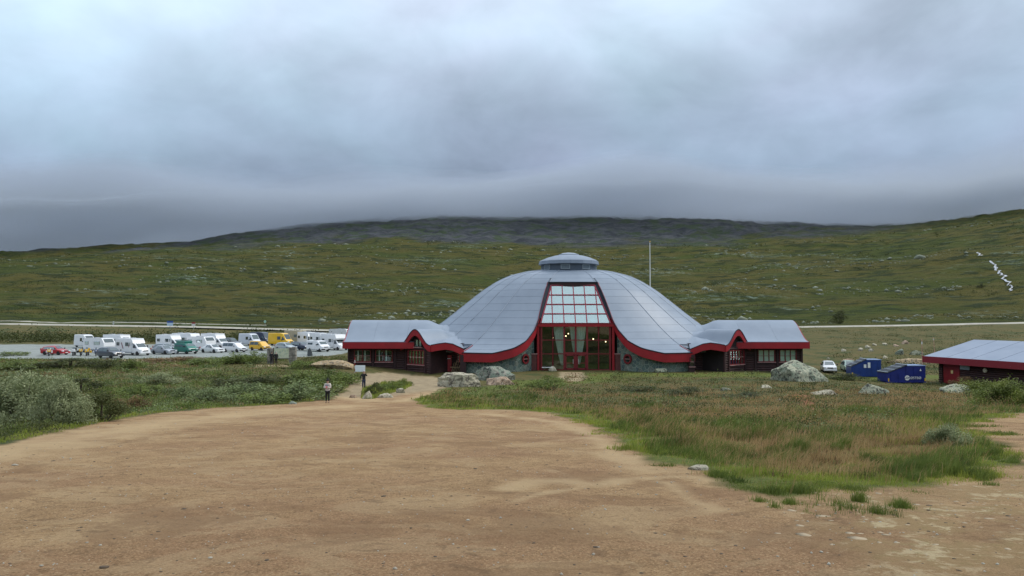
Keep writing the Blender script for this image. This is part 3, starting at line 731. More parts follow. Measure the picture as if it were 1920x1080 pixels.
for sg in (-1, 1):   # dark linings between glass and roof
    m = MB(); n = 14; vs = []; fs = []
    for j in range(n + 1):
        r = 17.6 + (R_TOP - 17.6) * j / n; p = dome(sg * notch(r), r); vs += [p, Vector((sg * (half(max(0, min(1, (p.y - GY0) / (GTOPY - GY0)))) + .05), p.y, max(GZ0, GZ0 + (p.y - GY0) / (GTOPY - GY0) * (GZ1 - GZ0)) - .1))]
    for j in range(n): a = j * 2; fs.append((a, a + 1, a + 3, a + 2))
    m.add(vs, fs).build('gap_lining', EDGE, centre)
# hall behind the glass
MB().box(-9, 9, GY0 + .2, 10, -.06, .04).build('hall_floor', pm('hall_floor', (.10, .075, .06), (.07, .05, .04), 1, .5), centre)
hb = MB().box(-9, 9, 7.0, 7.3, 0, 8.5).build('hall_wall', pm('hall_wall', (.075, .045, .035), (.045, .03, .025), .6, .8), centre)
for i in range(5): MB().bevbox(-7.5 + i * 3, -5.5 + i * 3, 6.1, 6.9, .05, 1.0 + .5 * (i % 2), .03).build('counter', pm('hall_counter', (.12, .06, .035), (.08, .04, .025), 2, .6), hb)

# wings, mirrored left and right
def bell(s): return .5 + .5 * math.cos(math.pi * min(1, abs(s)))
WR0, WEA = 6.62, 3.80
def plan_z(x_, y_): return zro(math.hypot(x_, (y_ - DC) / (KY if y_ < DC else .8)))
def wing_z(s, ax=30.0):
    z_ = WEA + (WR0 - WEA) * bell(s) ** .92; w = min(1, max(0, (20.4 - ax) / 4.2)); w = w * w * (3 - 2 * w)
    return z_ + (min(z_, plan_z(ax, 6 * s) - .2) - z_) * w
def log_wall(parent, M, length, z0, z1, holes, seed, pitch=.30):
    """stacked logs along the local x of M, cut round the window openings"""
    rnd = random.Random(seed); z = z0
    while z < z1 - .02:
        zt = min(z + pitch, z1); segs = [(0.0, length)]
        for (a, b, c, d) in holes:
            if zt > c + .02 and z < d - .02:
                new = []
                for s, e in segs:
                    if a > s: new.append((s, min(e, a)))
                    if b < e: new.append((max(s, b), e))
                segs = [q for q in new if q[1] - q[0] > .08]
        for s, e in segs:
            h = zt - z; m = MB(); o = rnd.uniform(-.012, .012)
            prof = [(0, .01), (-.10 - o, .03), (-.15 - o, h * .5), (-.10 - o, h - .02), (0, h - .005)]
            vs = [M @ Vector((xx, yy, z + zz)) for xx in (s + .01, e - .01) for yy, zz in prof]; k = len(prof)
            m.add(vs, [tuple(range(k)), tuple(range(k, 2 * k))[::-1]] + [(i, (i + 1) % k, k + (i + 1) % k, k + i) for i in range(k)]).build('log', LOG, parent)
        z = zt
def window(M, x0, x1, z0, z1, nx, nz_, back, frame_m=None, bar_m=None, glass=None):
    """one window in the local xz of M, front towards -y"""
    fm = frame_m or REDF; f = .09; m = MB()
    for b in ((x0, x0 + f, z0, z1), (x1 - f, x1, z0, z1), (x0 + f, x1 - f, z0, z0 + f), (x0 + f, x1 - f, z1 - f, z1)): m.box(b[0], b[1], -.24, .02, b[2], b[3], M)
    w = m.build('window', fm, centre)
    MB().box(x0 - .1, x1 + .1, -.30, -.06, z0 - .10, z0, M).build('sill', PALETRIM, w)
    dx = (x1 - x0 - 2 * f) / nx; dz = (z1 - z0 - 2 * f) / nz_
    for i in range(1, nx): xx = x0 + f + dx * i; MB().box(xx - .045, xx + .045, -.20, -.02, z0 + f, z1 - f, M).build('mullion', fm, w)
    for j in range(1, nz_): zz = z0 + f + dz * j; MB().box(x0 + f, x1 - f, -.215, -.03, zz - .028, zz + .028, M).build('glazing_bar', bar_m or PALETRIM, w)
    for i in range(nx):
        for j in range(nz_): MB().box(x0 + f + dx * i, x0 + f + dx * (i + 1), -.12, -.105, z0 + f + dz * j, z0 + f + dz * (j + 1), M).build('pane', glass or GLASS, w)
    MB().box(x0 + f, x1 - f, -.035, -.015, z0 + f, z1 - f, M).build('room_behind', back, w)
for sg in (-1, 1):
    # wing roof
    rm = MB().sheet(lambda u, v: (sg * (30.8 - 17 * u), -6 + 12 * v, wing_z((v - .5) * 2, 30.8 - 17 * u) - .05), 24, 36, .12).build('wing_roof', DECK, centre, 40)
    cuts = [30.8, 27.0, 22.6, 18.2, 13.8]
    for a, b in zip(cuts[:-1], cuts[1:]):
        for v0, v1 in ((0.0, .28), (.28, .5), (.5, 1.0)):
            MB().sheet(lambda u, v: (sg * (a - .008 + (b - a + .016) * u), -6.03 + 12.06 * (v0 + (v1 - v0) * v), wing_z(((v0 + (v1 - v0) * v) - .5) * 2, a + (b - a) * u) + .02), 8, 14, .05).build('roof_panel', ROOF, rm, 40)
    MB().box(min(sg * 30.85, sg * 20.5), max(sg * 30.85, sg * 20.5), -6.16, -6.02, 2.92, 3.74).build('fascia', RED, centre)
    verge = [(sg * 30.86, -6.1 + 12.2 * i / 24, wing_z((i / 24 - .5) * 2) + .0) for i in range(25)]
    MB().band(verge, .34, .1 * sg).build('verge_board', RED, centre, 35)
    MB().box(min(sg * 30.7, sg * 18), max(sg * 30.7, sg * 18), -6.0, -4.7, 2.98, 3.04).build('soffit', TRIM, centre)
    # wing walls
    back = MB().box(min(sg * 30.2, sg * 18), max(sg * 30.2, sg * 18), -4.5, 4.6, -.8, 3.0).build('wing_wall', DARK, centre)
    x_l = -30.3 if sg < 0 else 21.4; Ml = Matrix.Translation((x_l, -4.55, 0))
    wins = [(24.45, 26.75), (27.35, 29.6)]
    holes = [((a if sg > 0 else -b) - x_l, (b if sg > 0 else -a) - x_l, 1.08, 2.72) for a, b in wins]
    log_wall(back, Ml, 8.9, -.6, 3.0, holes, 5 + sg)
    Me = frame_matrix(Vector((sg * 30.22, -4.5 if sg > 0 else 4.6, 0)), Vector((0, sg, 0)), Vector((-sg, 0, 0)), Vector((0, 0, 1)))
    log_wall(back, Me, 9.1, -.6, 3.8, [], 15 + sg)
    for hx in holes: window(Ml, hx[0], hx[1], 1.08, 2.72, 3 if sg > 0 else 2, 2, CURT if sg > 0 else DARK)
    if sg < 0:   # half drawn curtains on the left
        for hx in holes:
            for q in (.2, .62): MB().box(hx[0] + q * 2.2, hx[0] + q * 2.2 + .16, -.08, -.05, 1.2, 2.6, Ml).build('curtain_strip', CURT, back)
    for xx in (30.32, 27.05, 24.1, 22.4): MB().bevbox(sg * xx - .13, sg * xx + .13, -4.82, -4.52, -.6, 2.98, .03).build('wall_post', TRIM, back)

    # side bay with its curved gable, turned outward
    ap = Vector((sg * 21.1, -7.0, 0)); n_out = Vector((sg * .643, -.766, 0)).normalized()
    tt = Vector((-n_out.y, n_out.x, 0))   # runs to the right as seen from in front
    HW = 2.85; GA, GF = 5.44, 3.45
    def gz(a, b=0.0):
        z_ = GF + (GA - GF) * bell(a / HW) ** 1.05; q = ap + tt * a - n_out * b; w = min(1, max(0, (b - 4.2) / 4.0)); w = w * w * (3 - 2 * w)
        return z_ + (min(z_, plan_z(abs(q.x), q.y) - .15) - z_) * w
    gp = lambda a, b, z: ap + tt * a - n_out * b + Vector((0, 0, z))
    gr = MB().sheet(lambda u, v: gp(-HW + 2 * HW * v, 9.5 * u, gz(-HW + 2 * HW * v, 9.5 * u) - .04), 20, 36, .12).build('gable_roof', DECK, centre, 40)
    for b0, b1 in ((0, 3.2), (3.2, 6.4), (6.4, 9.4)):
        for v0, v1 in ((0, .5), (.5, 1.0)):
            MB().sheet(lambda u, v: gp(-HW + 2 * HW * (v0 + (v1 - v0) * v), b0 - .05 + (b1 - b0) * u, gz(-HW + 2 * HW * (v0 + (v1 - v0) * v), b0 - .05 + (b1 - b0) * u) + .03), 10, 18, .05).build('roof_panel', ROOF, gr, 40)
    gl_ = [gp(-HW + 2 * HW * i / 40, -.12, gz(-HW + 2 * HW * i / 40) + .0) for i in range(41)]
    MB().band(gl_, .80, .14).build('gable_fascia', RED, centre, 35)
    MB().tube([p + Vector((0, 0, .03)) for p in gl_], .06, 6).build('roof_edge', EDGE, centre, 60)
    # bay walls
    o_ = gp(-2.35, .6, 0); Mb = frame_matrix(o_, tt, -n_out, Vector((0, 0, 1)))
    bay = MB().box(0, 4.7, .02, 4.0, -1.2, 3.3, Mb)
    bay.prism([(.2, 0), (4.5, 0), (2.35, 1.75)], frame_matrix(gp(-2.35, .7, 3.3), tt, Vector((0, 0, 1)), -n_out), -.1)
    bay_o = bay.build('bay_wall', DARK if sg > 0 else TRIM, centre)
    hole = [(.45, 3.6, .85, 2.75)] if sg < 0 else [(1.1, 4.4, .85, 2.75)]
    log_wall(bay_o, Mb, 4.7, -1.1, 3.2, hole, 30 + sg)
    h_ = hole[0]; window(Mb, h_[0], h_[1], h_[2], h_[3], 5, 2, pm('bay_room', (.16, .14, .09), (.03, .02, .02), .9, .8))
    for xx in (.02, 3.75 if sg < 0 else .95, 4.68): MB().box(xx - .12, xx + .12, -.22, .02, -1.1, 3.3, Mb).build('wall_post', TRIM, bay_o)
    if sg < 0: window(Mb, 1.7, 3.1, 3.15, 4.2, 2, 1, CURT, TRIM)
    # canopy over the side door and its red edge
    F_ = [Vector((sg * 18.9, -8.75, 3.45)), Vector((sg * 18.0, -8.95, 3.62)), Vector((sg * 17.0, -8.9, 3.75)), Vector((sg * 16.1, -8.65, 3.6)), Vector((sg * 14.7, -7.75, 2.9))]
    Bk = [Vector((sg * 20.5, -1.0, 4.6)), Vector((sg * 19.2, -1.0, 5.0)), Vector((sg * 18, -1.0, 5.2)), Vector((sg * 16.8, -1.5, 5.0)), Vector((sg * 15.6, -2.0, 4.8))]
    def lin(L_, u):
        k = min(len(L_) - 2, int(u * (len(L_) - 1))); return L_[k].lerp(L_[k + 1], u * (len(L_) - 1) - k)
    def can(u, v):
        q = lin(F_, u).lerp(lin(Bk, u), v); q.z = max(q.z - .25 * math.sin(math.pi * v), plan_z(abs(q.x), q.y) + .0 if v > .25 else -9); return q
    MB().sheet(can, 12, 10, .1).build('canopy', ROOF, centre, 60)
    fl2 = [lin(F_, i / 12) + Vector((0, -.05, .02)) for i in range(13)]
    if sg > 0: fl2 = fl2[::-1]
    MB().band(fl2, .85, .14).build('canopy_fascia', RED, centre, 35)
    MB().tube([p + Vector((0, 0, .03)) for p in fl2], .05, 6).build('roof_edge', EDGE, centre, 60)
    rec = MB().box(min(sg * 14.3, sg * 20), max(sg * 14.3, sg * 20), -5.4, -5.2, -.8, 3.6).build('porch_wall', TRIM, centre)
    log_wall(rec, Matrix.Translation((-18.6 if sg < 0 else 14.4, -5.42, 0)), 4.2, -.6, 3.4, [], 50 + sg)
    MB().box(min(sg * 14.4, sg * 15.2), max(sg * 14.4, sg * 15.2), -8.0, -7.8, -.6, 2.2).build('porch_end', TRIM, centre)
    if sg < 0:
        dr = MB().bevbox(-17.5, -16.45, -5.75, -5.60, -.3, 2.05, .03).build('door', RED, centre)
        MB().box(-17.3, -16.6, -5.80, -5.75, 1.55, 1.63).build('handle', WHITE, dr)
        window(Matrix.Translation((0, -5.42, 0)), -15.75, -14.95, 1.2, 2.2, 1, 2, CURT)
    else: window(Matrix.Translation((0, -7.9, 0)), 14.5, 15.15, .7, 1.9, 1, 2, CURT, TRIM)

# curtains and lamps in the hall
def curtain(label, pts_top, pts_bot, zt, zb, seed):
    m = MB(); n, k = 22, 10; vs = []; fs = []
    for j in range(k + 1):
        v = j / k; w = v ** 1.3
        for i in range(n + 1):
            u = i / n; a = pts_top[0] + (pts_top[1] - pts_top[0]) * u; b = pts_bot[0] + (pts_bot[1] - pts_bot[0]) * u
            vs.append((a + (b - a) * w, .06 * math.sin(u * n * 1.55 + seed) + .03 * math.sin(u * 9 + v * 3), zt + (zb - zt) * v))
    for j in range(k):
        for i in range(n): a = j * (n + 1) + i; fs.append((a, a + 1, a + n + 2, a + n + 1))
    o = m.add(vs, fs).build('curtain', CURT, None, 60); o.location = (BX, BY + GY0 + .55, 0); tag(o, label, 'curtain', 'drapes in the glazed entrance')
curtain('pale drape tapering to its tie-back left of the entrance doors', (-2.9, -1.6), (-1.95, -1.6), 5.8, .7, 0)
curtain('narrow pale drape hanging over the left door leaf', (-.75, .0), (-.25, .0), 5.8, 2.3, 1)
curtain('wide pale drape right of the doors, gathered low', (.08, 1.42), (.25, .62), 5.8, .8, 2)
def lamp(x_, y_, z_, r_, label):
    o = empty('pendant_lamp', (BX + x_, BY + y_, z_)); tag(o, label, 'lamp', 'lit lamps behind the entrance glass')
    t = NT('lamp_glow'); t.b.inputs['Emission Color'].default_value = (1, .72, .40, 1); t.b.inputs['Emission Strength'].default_value = 5
    b_ = bpy.data.meshes.new('globe'); bm = bmesh.new(); bmesh.ops.create_icosphere(bm, subdivisions=2, radius=r_); bm.to_mesh(b_); bm.free()
    link('globe', b_, t.m, o); MB().tube([(0, 0, r_), (0, 0, 2.2)], .015, 5).build('cord', DARK, o)
lamp(1.2, -4.2, 4.35, 0.144, 'largest lit lamp, beside the wide pale drape'); lamp(-2.95, -4.0, 4.3, 0.072, 'small lit lamp at the far end of the glazed entrance, above the low bench')
lamp(-1.15, -3.4, 4.5, 0.079, 'lit lamp left of the narrow drape'); lamp(-.75, -2.6, 4.8, 0.072, 'highest lit lamp, over the doors'); lamp(-.25, -3.4, 4.2, 0.072, 'lit lamp low over the right door')
lamp(2.55, -3.6, 4.1, 0.079, 'lit lamp in the dark panes right of the drapes'); lamp(4.2, -3.8, 3.75, 0.072, 'low lit lamp next to the right entrance post')

# ------------------------------------------------------------------ flagpole, shed, containers, signs
fp = empty('flagpole', (24.3, 130, h1(24.3, 130))); tag(fp, 'tall white flagpole standing behind the dome roof', 'flagpole')
MB().tube([(0, 0, 0), (0, 0, 19.3)], .11, 10, .06).build('pole', WHITE, fp, 60)
MB().lathe([(.02, 19.28), (.10, 19.36), (.12, 19.44), (.07, 19.54), (.01, 19.58)], 12).build('finial', pm('brass', (.55, .36, .10), (.45, .3, .1), 2, .3, .9), fp, 60)

sh_o = Vector((50.5, 91.0, -.75)); U = Vector((.30, -.954, 0)).normalized(); Wv = Vector((-U.y, U.x, 0))
shed = empty('service_shed', sh_o); tag(shed, 'low red and brown shed with shallow grey roof beside the waste containers', 'shed')
def sp_(a, b, z_): return U * a + Wv * b + Vector((0, 0, z_))
LEN = 26; RW = 7.6; ez, rz_ = 3.05, 5.0
plan = {'A': sp_(0, 0, ez), 'B': sp_(LEN, 0, ez), 'C': sp_(LEN, 2 * RW, ez), 'D': sp_(0, 2 * RW, ez), 'E': sp_(.4, RW, rz_), 'F': sp_(LEN - .4, RW, rz_)}
SROOF = pm('shed_roof', (.245, .29, .365), (.21, .255, .33), .5, .45, 0, .003, 5, rnd=.04)
rf = MB().add([plan[k] - Vector((0, 0, .06)) for k in 'ABCDEF'], [(0, 1, 5, 4), (2, 3, 4, 5), (0, 4, 3), (1, 2, 5)]).build('roof', DECK, shed)
for i in range(8):
    a0_, a1_ = i / 8 + .0015, (i + 1) / 8 - .0015
    MB().sheet(lambda u, v: plan['A'].lerp(plan['B'], a0_ + (a1_ - a0_) * u).lerp(plan['E'].lerp(plan['F'], a0_ + (a1_ - a0_) * u), v) + Vector((0, 0, .03)), 1, 2, .04).build('roof_panel', SROOF, rf)
WORN = NT('worn_red_board'); c = WORN.mix(WORN.step(WORN.noise(WORN.obj(), 2.2, 6, .75), .63, .70), WORN.mix(WORN.noise(WORN.obj(), .8, 3, .5), (.235, .010, .022), (.17, .008, .016)), (.42, .20, .24)); WORN.put(WORN.b.inputs['Base Color'], c); WORN.b.inputs['Roughness'].default_value = .6
MB().band([plan['A'] + Vector((-.05, -.02, .02)), plan['B'] + Vector((-.05, -.02, .02))], .78, .14).build('fascia', WORN.m, shed)
MB().band([plan['D'] + Vector((0, .1, .02)), plan['A'] + Vector((0, .1, .02))], .78, -.14).build('fascia', WORN.m, shed)
Mw = frame_matrix(sp_(1.2, 1.1, 0), U, Wv, Vector((0, 0, 1)))
wl = MB().box(0, LEN - 2, .02, 2 * RW - 2.4, -.6, 3.0, Mw).build('wall', TRIM, shed)
log_wall(wl, Mw, 23, -.5, 2.9, [(.55, 3.0, -1, 2.3)], 77, .24)
dr = MB().bevbox(.7, 2.9, -.12, .0, -.1, 2.25, .02, Mw).build('door', pm('shed_door', (.25, .012, .016), (.2, .01, .014), 2, .5), shed)
MB().box(1.75, 2.05, -.14, -.12, 1.15, 1.55, Mw).build('notice', pm('notice_yellow', (.75, .45, .05), (.85, .7, .4), 6, .5), dr)
MB().prism([(3.2, 2.35), (4.4, 2.35), (4.4, 1.75), (3.2, 1.75)], frame_matrix(Mw @ Vector((0, -.35, 0)), U, Vector((0, 0, 1)), Wv), .12).build('vent_hood', pm('grey_hood', (.30, .36, .38), (.25, .3, .32), 2, .5), shed)
for xx, r_ in ((6.3, .26), (15.2, .22)): MB().lathe([(r_, 0), (r_, .10), (r_ * .7, .16)], 16, frame_matrix(Mw @ Vector((xx, -.15, 1.85)), U, Vector((0, 0, 1)), -Wv)).build('wall_lamp', pm('lamp_cover', (.62, .56, .44), (.55, .5, .4), 4, .5), shed, 30)

BLUE = pm('container_blue', (.010, .022, .185), (.008, .016, .13), 1.2, .45, 0, .004, 4)
BLUE2 = pm('container_blue_light', (.012, .045, .22), (.010, .035, .17), 1.2, .45)
LIDM = pm('container_lid', (.020, .022, .028), (.014, .015, .02), 2, .5); ALU = pm('bare_metal', (.42, .47, .5), (.33, .38, .42), 2, .35, .6)
YEL = pm('hazard_yellow', (.75, .48, .02), (.65, .42, .02), 3, .5)
def container(label, loc, rz, L, D, Hh, body_m, text):
    o = empty('waste_container', loc, rz); tag(o, label, 'container', 'waste containers by the shed')
    m = MB(); prof = [(-D / 2, 0), (D / 2, 0), (D / 2, Hh), (-D * .1, Hh), (-D / 2, Hh * .62)]
    Mx = frame_matrix(Vector((-L / 2, 0, 0)), Vector((0, 1, 0)), Vector((0, 0, 1)), Vector((1, 0, 0)))
    # long side faces -y; the left half has the sloping slatted lid
    m.prism([(0, .1), (L, .1), (L, Hh), (L * .52, Hh), (0, Hh * .58)], frame_matrix(Vector((-L / 2, -D / 2, 0)), Vector((1, 0, 0)), Vector((0, 0, 1)), Vector((0, 1, 0))), D)
    body = m.build('body', body_m, o)
    for i in range(5): MB().box(-L / 2 + L * (.09 + .2 * i) - .04, -L / 2 + L * (.09 + .2 * i) + .04, -D / 2 - .05, -D / 2 + .01, .1, Hh * (.56 if i < 2 else .97)).build('rib', body_m, body)
    MB().box(-L / 2, L / 2, -D / 2 - .07, D / 2 + .07, .1, .24).build('bottom_rail', body_m, o)
    MB().box(L * .02, L / 2 + .05, -D / 2 - .06, D / 2 + .06, Hh, Hh + .08).build('top_cover', pm('cover_sky', (.22, .30, .48), (.18, .25, .42), 2, .4), o)
    a = Vector((-L / 2 - .05, 0, Hh * .58 + .03)); b = Vector((L * .02, 0, Hh + .06)); d_ = (b - a).normalized(); nn = Vector((-d_.z, 0, d_.x)); Lm = (b - a).length
    Ml_ = frame_matrix(a, d_, Vector((0, 1, 0)), nn); lid = MB().box(0, Lm, -D / 2 - .05, D / 2 + .05, 0, .06, Ml_).build('lid', LIDM, o)
    for i in range(9): MB().box(Lm * (i + .3) / 9, Lm * (i + .62) / 9, -D / 2 - .05, D / 2 + .05, .06, .12, Ml_).build('slat', ALU if i % 3 == 0 else pm('lid_slat', (.10, .115, .14), (.07, .08, .1), 2, .4), lid)
    MB().box(Lm - .1, Lm, -D / 2 - .07, D / 2 + .07, .05, .16, Ml_).build('lid_edge', ALU, lid)
    for sx in (-1, 1):
        MB().box(sx * (L / 2 - .12) - .06, sx * (L / 2 - .12) + .06, -D / 2 - .09, -D / 2 - .05, .25, .62).build('reflector', YEL, o)
        MB().box(sx * (L / 2 - .4) - .12, sx * (L / 2 - .4) + .12, -D / 2, D / 2, 0, .1).build('skid', LIDM, o)
    if text:
        cu = bpy.data.curves.new('company_lettering', 'FONT'); cu.body = 'ØSTBØ'; cu.size = .42; cu.extrude = .006; cu.materials.append(WHITE)
        tq = bpy.data.objects.new('lettering', cu); COL.objects.link(tq); me_ = bpy.data.meshes.new_from_object(tq.evaluated_get(bpy.context.evaluated_depsgraph_get())); bpy.data.objects.remove(tq); tx = link('lettering', me_, WHITE, o); tx.location = (.42, -D / 2 - .075, .50); tx.rotation_euler = (math.pi / 2, 0, 0)
        Mg = frame_matrix(Vector((.05, -D / 2 - .07, .65)), Vector((1, 0, 0)), Vector((0, 0, 1)), Vector((0, -1, 0))); m = MB()
        for a_, b_ in ((20, 190), (200, 370)):     # emblem of two chasing arcs round a spot
            poly = [(.30 * math.cos(R(a_ + (b_ - a_) * i / 12)), .30 * math.sin(R(a_ + (b_ - a_) * i / 12))) for i in range(13)] + [(.15 * math.cos(R(b_ - 25 - (b_ - a_ - 25) * i / 12)) + .02, .13 * math.sin(R(b_ - 25 - (b_ - a_ - 25) * i / 12))) for i in range(13)]
            m.prism(poly, Mg, .012)
        m.build('emblem', WHITE, o); MB().lathe([(.075, 0), (.075, .012)], 14, Mg).build('emblem_spot', WHITE, o)
        MB().prism([(1.5, 1.35), (1.75, 1.35), (1.62, 1.62)], frame_matrix(Vector((.1, -D / 2 - .055, .12)), Vector((1, 0, 0)), Vector((0, 0, 1)), Vector((0, -1, 0))), .012).build('sign_plate', WHITE, o)
    else:
        for xx in (-.15, .35): MB().box(xx - .16, xx + .16, -D / 2 - .07, -D / 2 - .055, Hh * .55, Hh * (.75 if xx < 0 else .86)).build('sign_plate', WHITE, o)
p = G(1700, 719); container('deep blue waste container with white emblem and lettering on its side', (p.x, p.y + 1.2, p.z), R(4), 4.75, 2.1, 2.05, BLUE, True)
p = G(1630, 708); container('smaller blue waste container with raised slatted lid, beside the parked cars', (p.x, p.y + 1.6, p.z), R(-7), 3.75, 2.1, 2.25, BLUE2, False)

POLEM = pm('snow_pole', (.50, .20, .14), (.55, .36, .28), 1.5, .6)
for px, yt, yb, d, lean, lab in ((1730, 636, 690, 93, .1, 'red snow pole standing at the corner of the shed roof'), (1754, 632, 665, 118, .55, 'leaning red snow pole behind the grey shed roof')):
    a = P(px, yb, d); t_ = P(px, yt, d); g = h1(a.x, d); o = empty('snow_pole', (a.x, d, g)); tag(o, lab, 'pole', 'snow poles near the shed')
    MB().tube([(0, 0, -.2), (-lean * .5, 0, t_.z - g)], .05, 6, .035).build('stick', POLEM, o); MB().tube([(-lean * .44, 0, (t_.z - g) * .88), (-lean * .47, 0, (t_.z - g) * .94)], .06, 6).build('reflective_band', WHITE, o)

# notice beside the house, and the map board between two stone pillars
d = 90; a = P(666, 697, d); o = empty('white_sign', (a.x, d, h1(a.x, d))); tag(o, 'blank white sign on a thin red and white post by the log wing', 'sign')
zt = P(666, 670, d).z - o.location.z; zs = P(666, 697, d).z - o.location.z; z2 = P(666, 685, d).z - o.location.z
for i in range(6): MB().tube([(-.05, 0, -.2 + (zt + .2) * i / 6), (-.05, 0, -.2 + (zt + .2) * (i + 1) / 6)], .035, 6).build('post_band', RED if i % 2 else WHITE, o)
MB().bevbox(-.0, 1.2, -.03, .03, zs, z2, .01).build('board', pm('sign_white', (.80, .86, .88), (.76, .82, .84), 2, .4), o)

STN = pm('pillar_stone', (.34, .31, .26), (.20, .19, .165), 5, .85, 0, .01, 12, rnd=.25)
def pillar(px, d, Hh, w, lab, seed):
    a = P(px, 680, d); rnd = random.Random(seed); o = empty('stone_pillar', (a.x, d, h1(a.x, d))); tag(o, lab, 'pillar', 'pillars of the map board'); z_ = -.2; k = 0
    while z_ < Hh:
        h_ = rnd.uniform(.14, .24); n = 2
        for i in range(n):
            x0 = -w / 2 + w * i / n + rnd.uniform(-.04, .04); ww = w / n * rnd.uniform(.86, .98)
            MB().bevbox(x0, x0 + ww, -.32 + rnd.uniform(-.06, .06), .32, z_, z_ + h_ - .015, .03).build('stone', STN, o)
        z_ += h_; k += 1
pillar(507, 101, 2.0, .75, 'dry stone pillar left of the map board', 1); pillar(549, 101, 2.1, .95, 'dry stone pillar right of the map board', 2)
d = 100.8; a = P(528, 680, d); o = empty('map_board', (a.x, d, h1(a.x, d))); tag(o, 'pale green map board standing between two stone pillars', 'notice board')
mp_ = NT('printed_map'); f = mp_.noise(mp_.obj(), 2.4, 5, .6, .8); c = mp_.mix(mp_.step(f, .42, .5), (.46, .52, .34), (.60, .64, .46)); c = mp_.mix(mp_.step(mp_.noise(mp_.obj(), 5, 3, .5), .58, .64), c, (.30, .42, .38)); mp_.put(mp_.b.inputs['Base Color'], c)
z0 = P(528, 672, d).z - o.location.z; z1_ = P(528, 653, d).z - o.location.z
MB().bevbox(-1.08, 1.08, -.04, .04, z0, z1_, .01).build('panel', mp_.m, o)
for sx in (-1, 1): MB().box(sx * 1.1 - .05, sx * 1.1 + .05, -.06, .06, -.3, z1_ + .08).build('post', TRIM, o)
MB().box(-1.15, 1.15, -.08, .08, z0 - .1, z0).build('bottom_rail', TRIM, o)

def road_sign(px, yt, yb, d, w, kind, label):
    t_ = P(px, yt, d); b_ = P(px, yb, d); g = h1(t_.x, d); o = empty('road_sign', (t_.x, d, g)); tag(o, label, 'road sign', 'signs along the road')
    zt, zb = t_.z - g, b_.z - g
    MB().tube([(0, 0, -.2), (0, 0, zt - .05)], .06, 6).build('post', pm('galvanised', (.4, .42, .42), (.34, .36, .36), 3, .5, .5), o)
    if kind == 'blue':
        MB().bevbox(-w / 2, w / 2, -.10, -.05, zb, zb + (zt - zb) * .62, .02).build('lower_panel', pm('sign_pale', (.55, .70, .85), (.5, .65, .8), 2, .4), o); MB().bevbox(-w / 2, w / 2, -.11, -.05, zb + (zt - zb) * .64, zt, .02).build('upper_panel', pm('sign_blue', (.03, .10, .42), (.025, .08, .36), 2, .4), o)
    elif kind == 'red':
        MB().bevbox(-w / 2, w / 2, -.10, -.05, zb, zb + (zt - zb) * .55, .02).build('lower_panel', WHITE, o); MB().bevbox(-w / 2, w / 2, -.11, -.05, zb + (zt - zb) * .57, zt, .02).build('upper_panel', pm('sign_red', (.32, .03, .03), (.25, .03, .03), 2, .4), o)
    elif kind == 'round': MB().lathe([(w / 2, 0), (w / 2, .04)], 18, frame_matrix(Vector((0, -.06, (zt + zb) / 2)), Vector((1, 0, 0)), Vector((0, 0, 1)), Vector((0, -1, 0)))).build('disc', pm('sign_green', (.30, .62, .45), (.5, .7, .6), 3, .4), o)
    else:
        for k in range(2): MB().bevbox(-w / 2, w / 2, -.1, -.05, zb + (zt - zb) * (.1 + .5 * k), zb + (zt - zb) * (.4 + .5 * k), .02).build('plate', WHITE, o)
road_sign(319, 602, 611, 230, 1.9, 'blue', 'blue and white road sign above the parked motorhomes'); road_sign(363, 604, 611, 248, 1.2, 'red', 'red and white road sign beyond the hedge')
road_sign(497, 600, 606, 268, .9, 'round', 'small round green road sign'); road_sign(213, 602, 609, 268, .5, 'plate', 'narrow road marker with two small white plates')

# bundle of light wood beside the side door
o = empty('wooden_rack', (BX - 15.9, BY - 6.0, h1(BX - 15.9, BY - 6))); tag(o, 'light wooden poles leaning beside the red side door', 'rack'); rnd = random.Random(4)
for i in range(6): x_ = -.5 + .2 * i; MB().tube([(x_, -.4, 0), (x_ + .35 + rnd.uniform(-.1, .1), .25, 1.5 + rnd.uniform(-.4, .6))], .035, 6).build('pole', pm('light_wood', (.42, .30, .17), (.32, .22, .12), 5, .7), o)
MB().box(-.7, .8, -.2, -.12, .55, .65).build('cross_rail', MATS['light_wood'], o)
# low stone bench by the glass
o = empty('bench', (BX - 3.8, BY + GY0 - .9, 0)); tag(o, 'low white-topped bench by the left entrance panes', 'bench')
MB().bevbox(-.75, .75, -.2, .2, .42, .5, .02).build('seat', WHITE, o)
for sx in (-.6, .6): MB().box(sx - .05, sx + .05, -.18, .18, 0, .42).build('leg', TRIM, o)

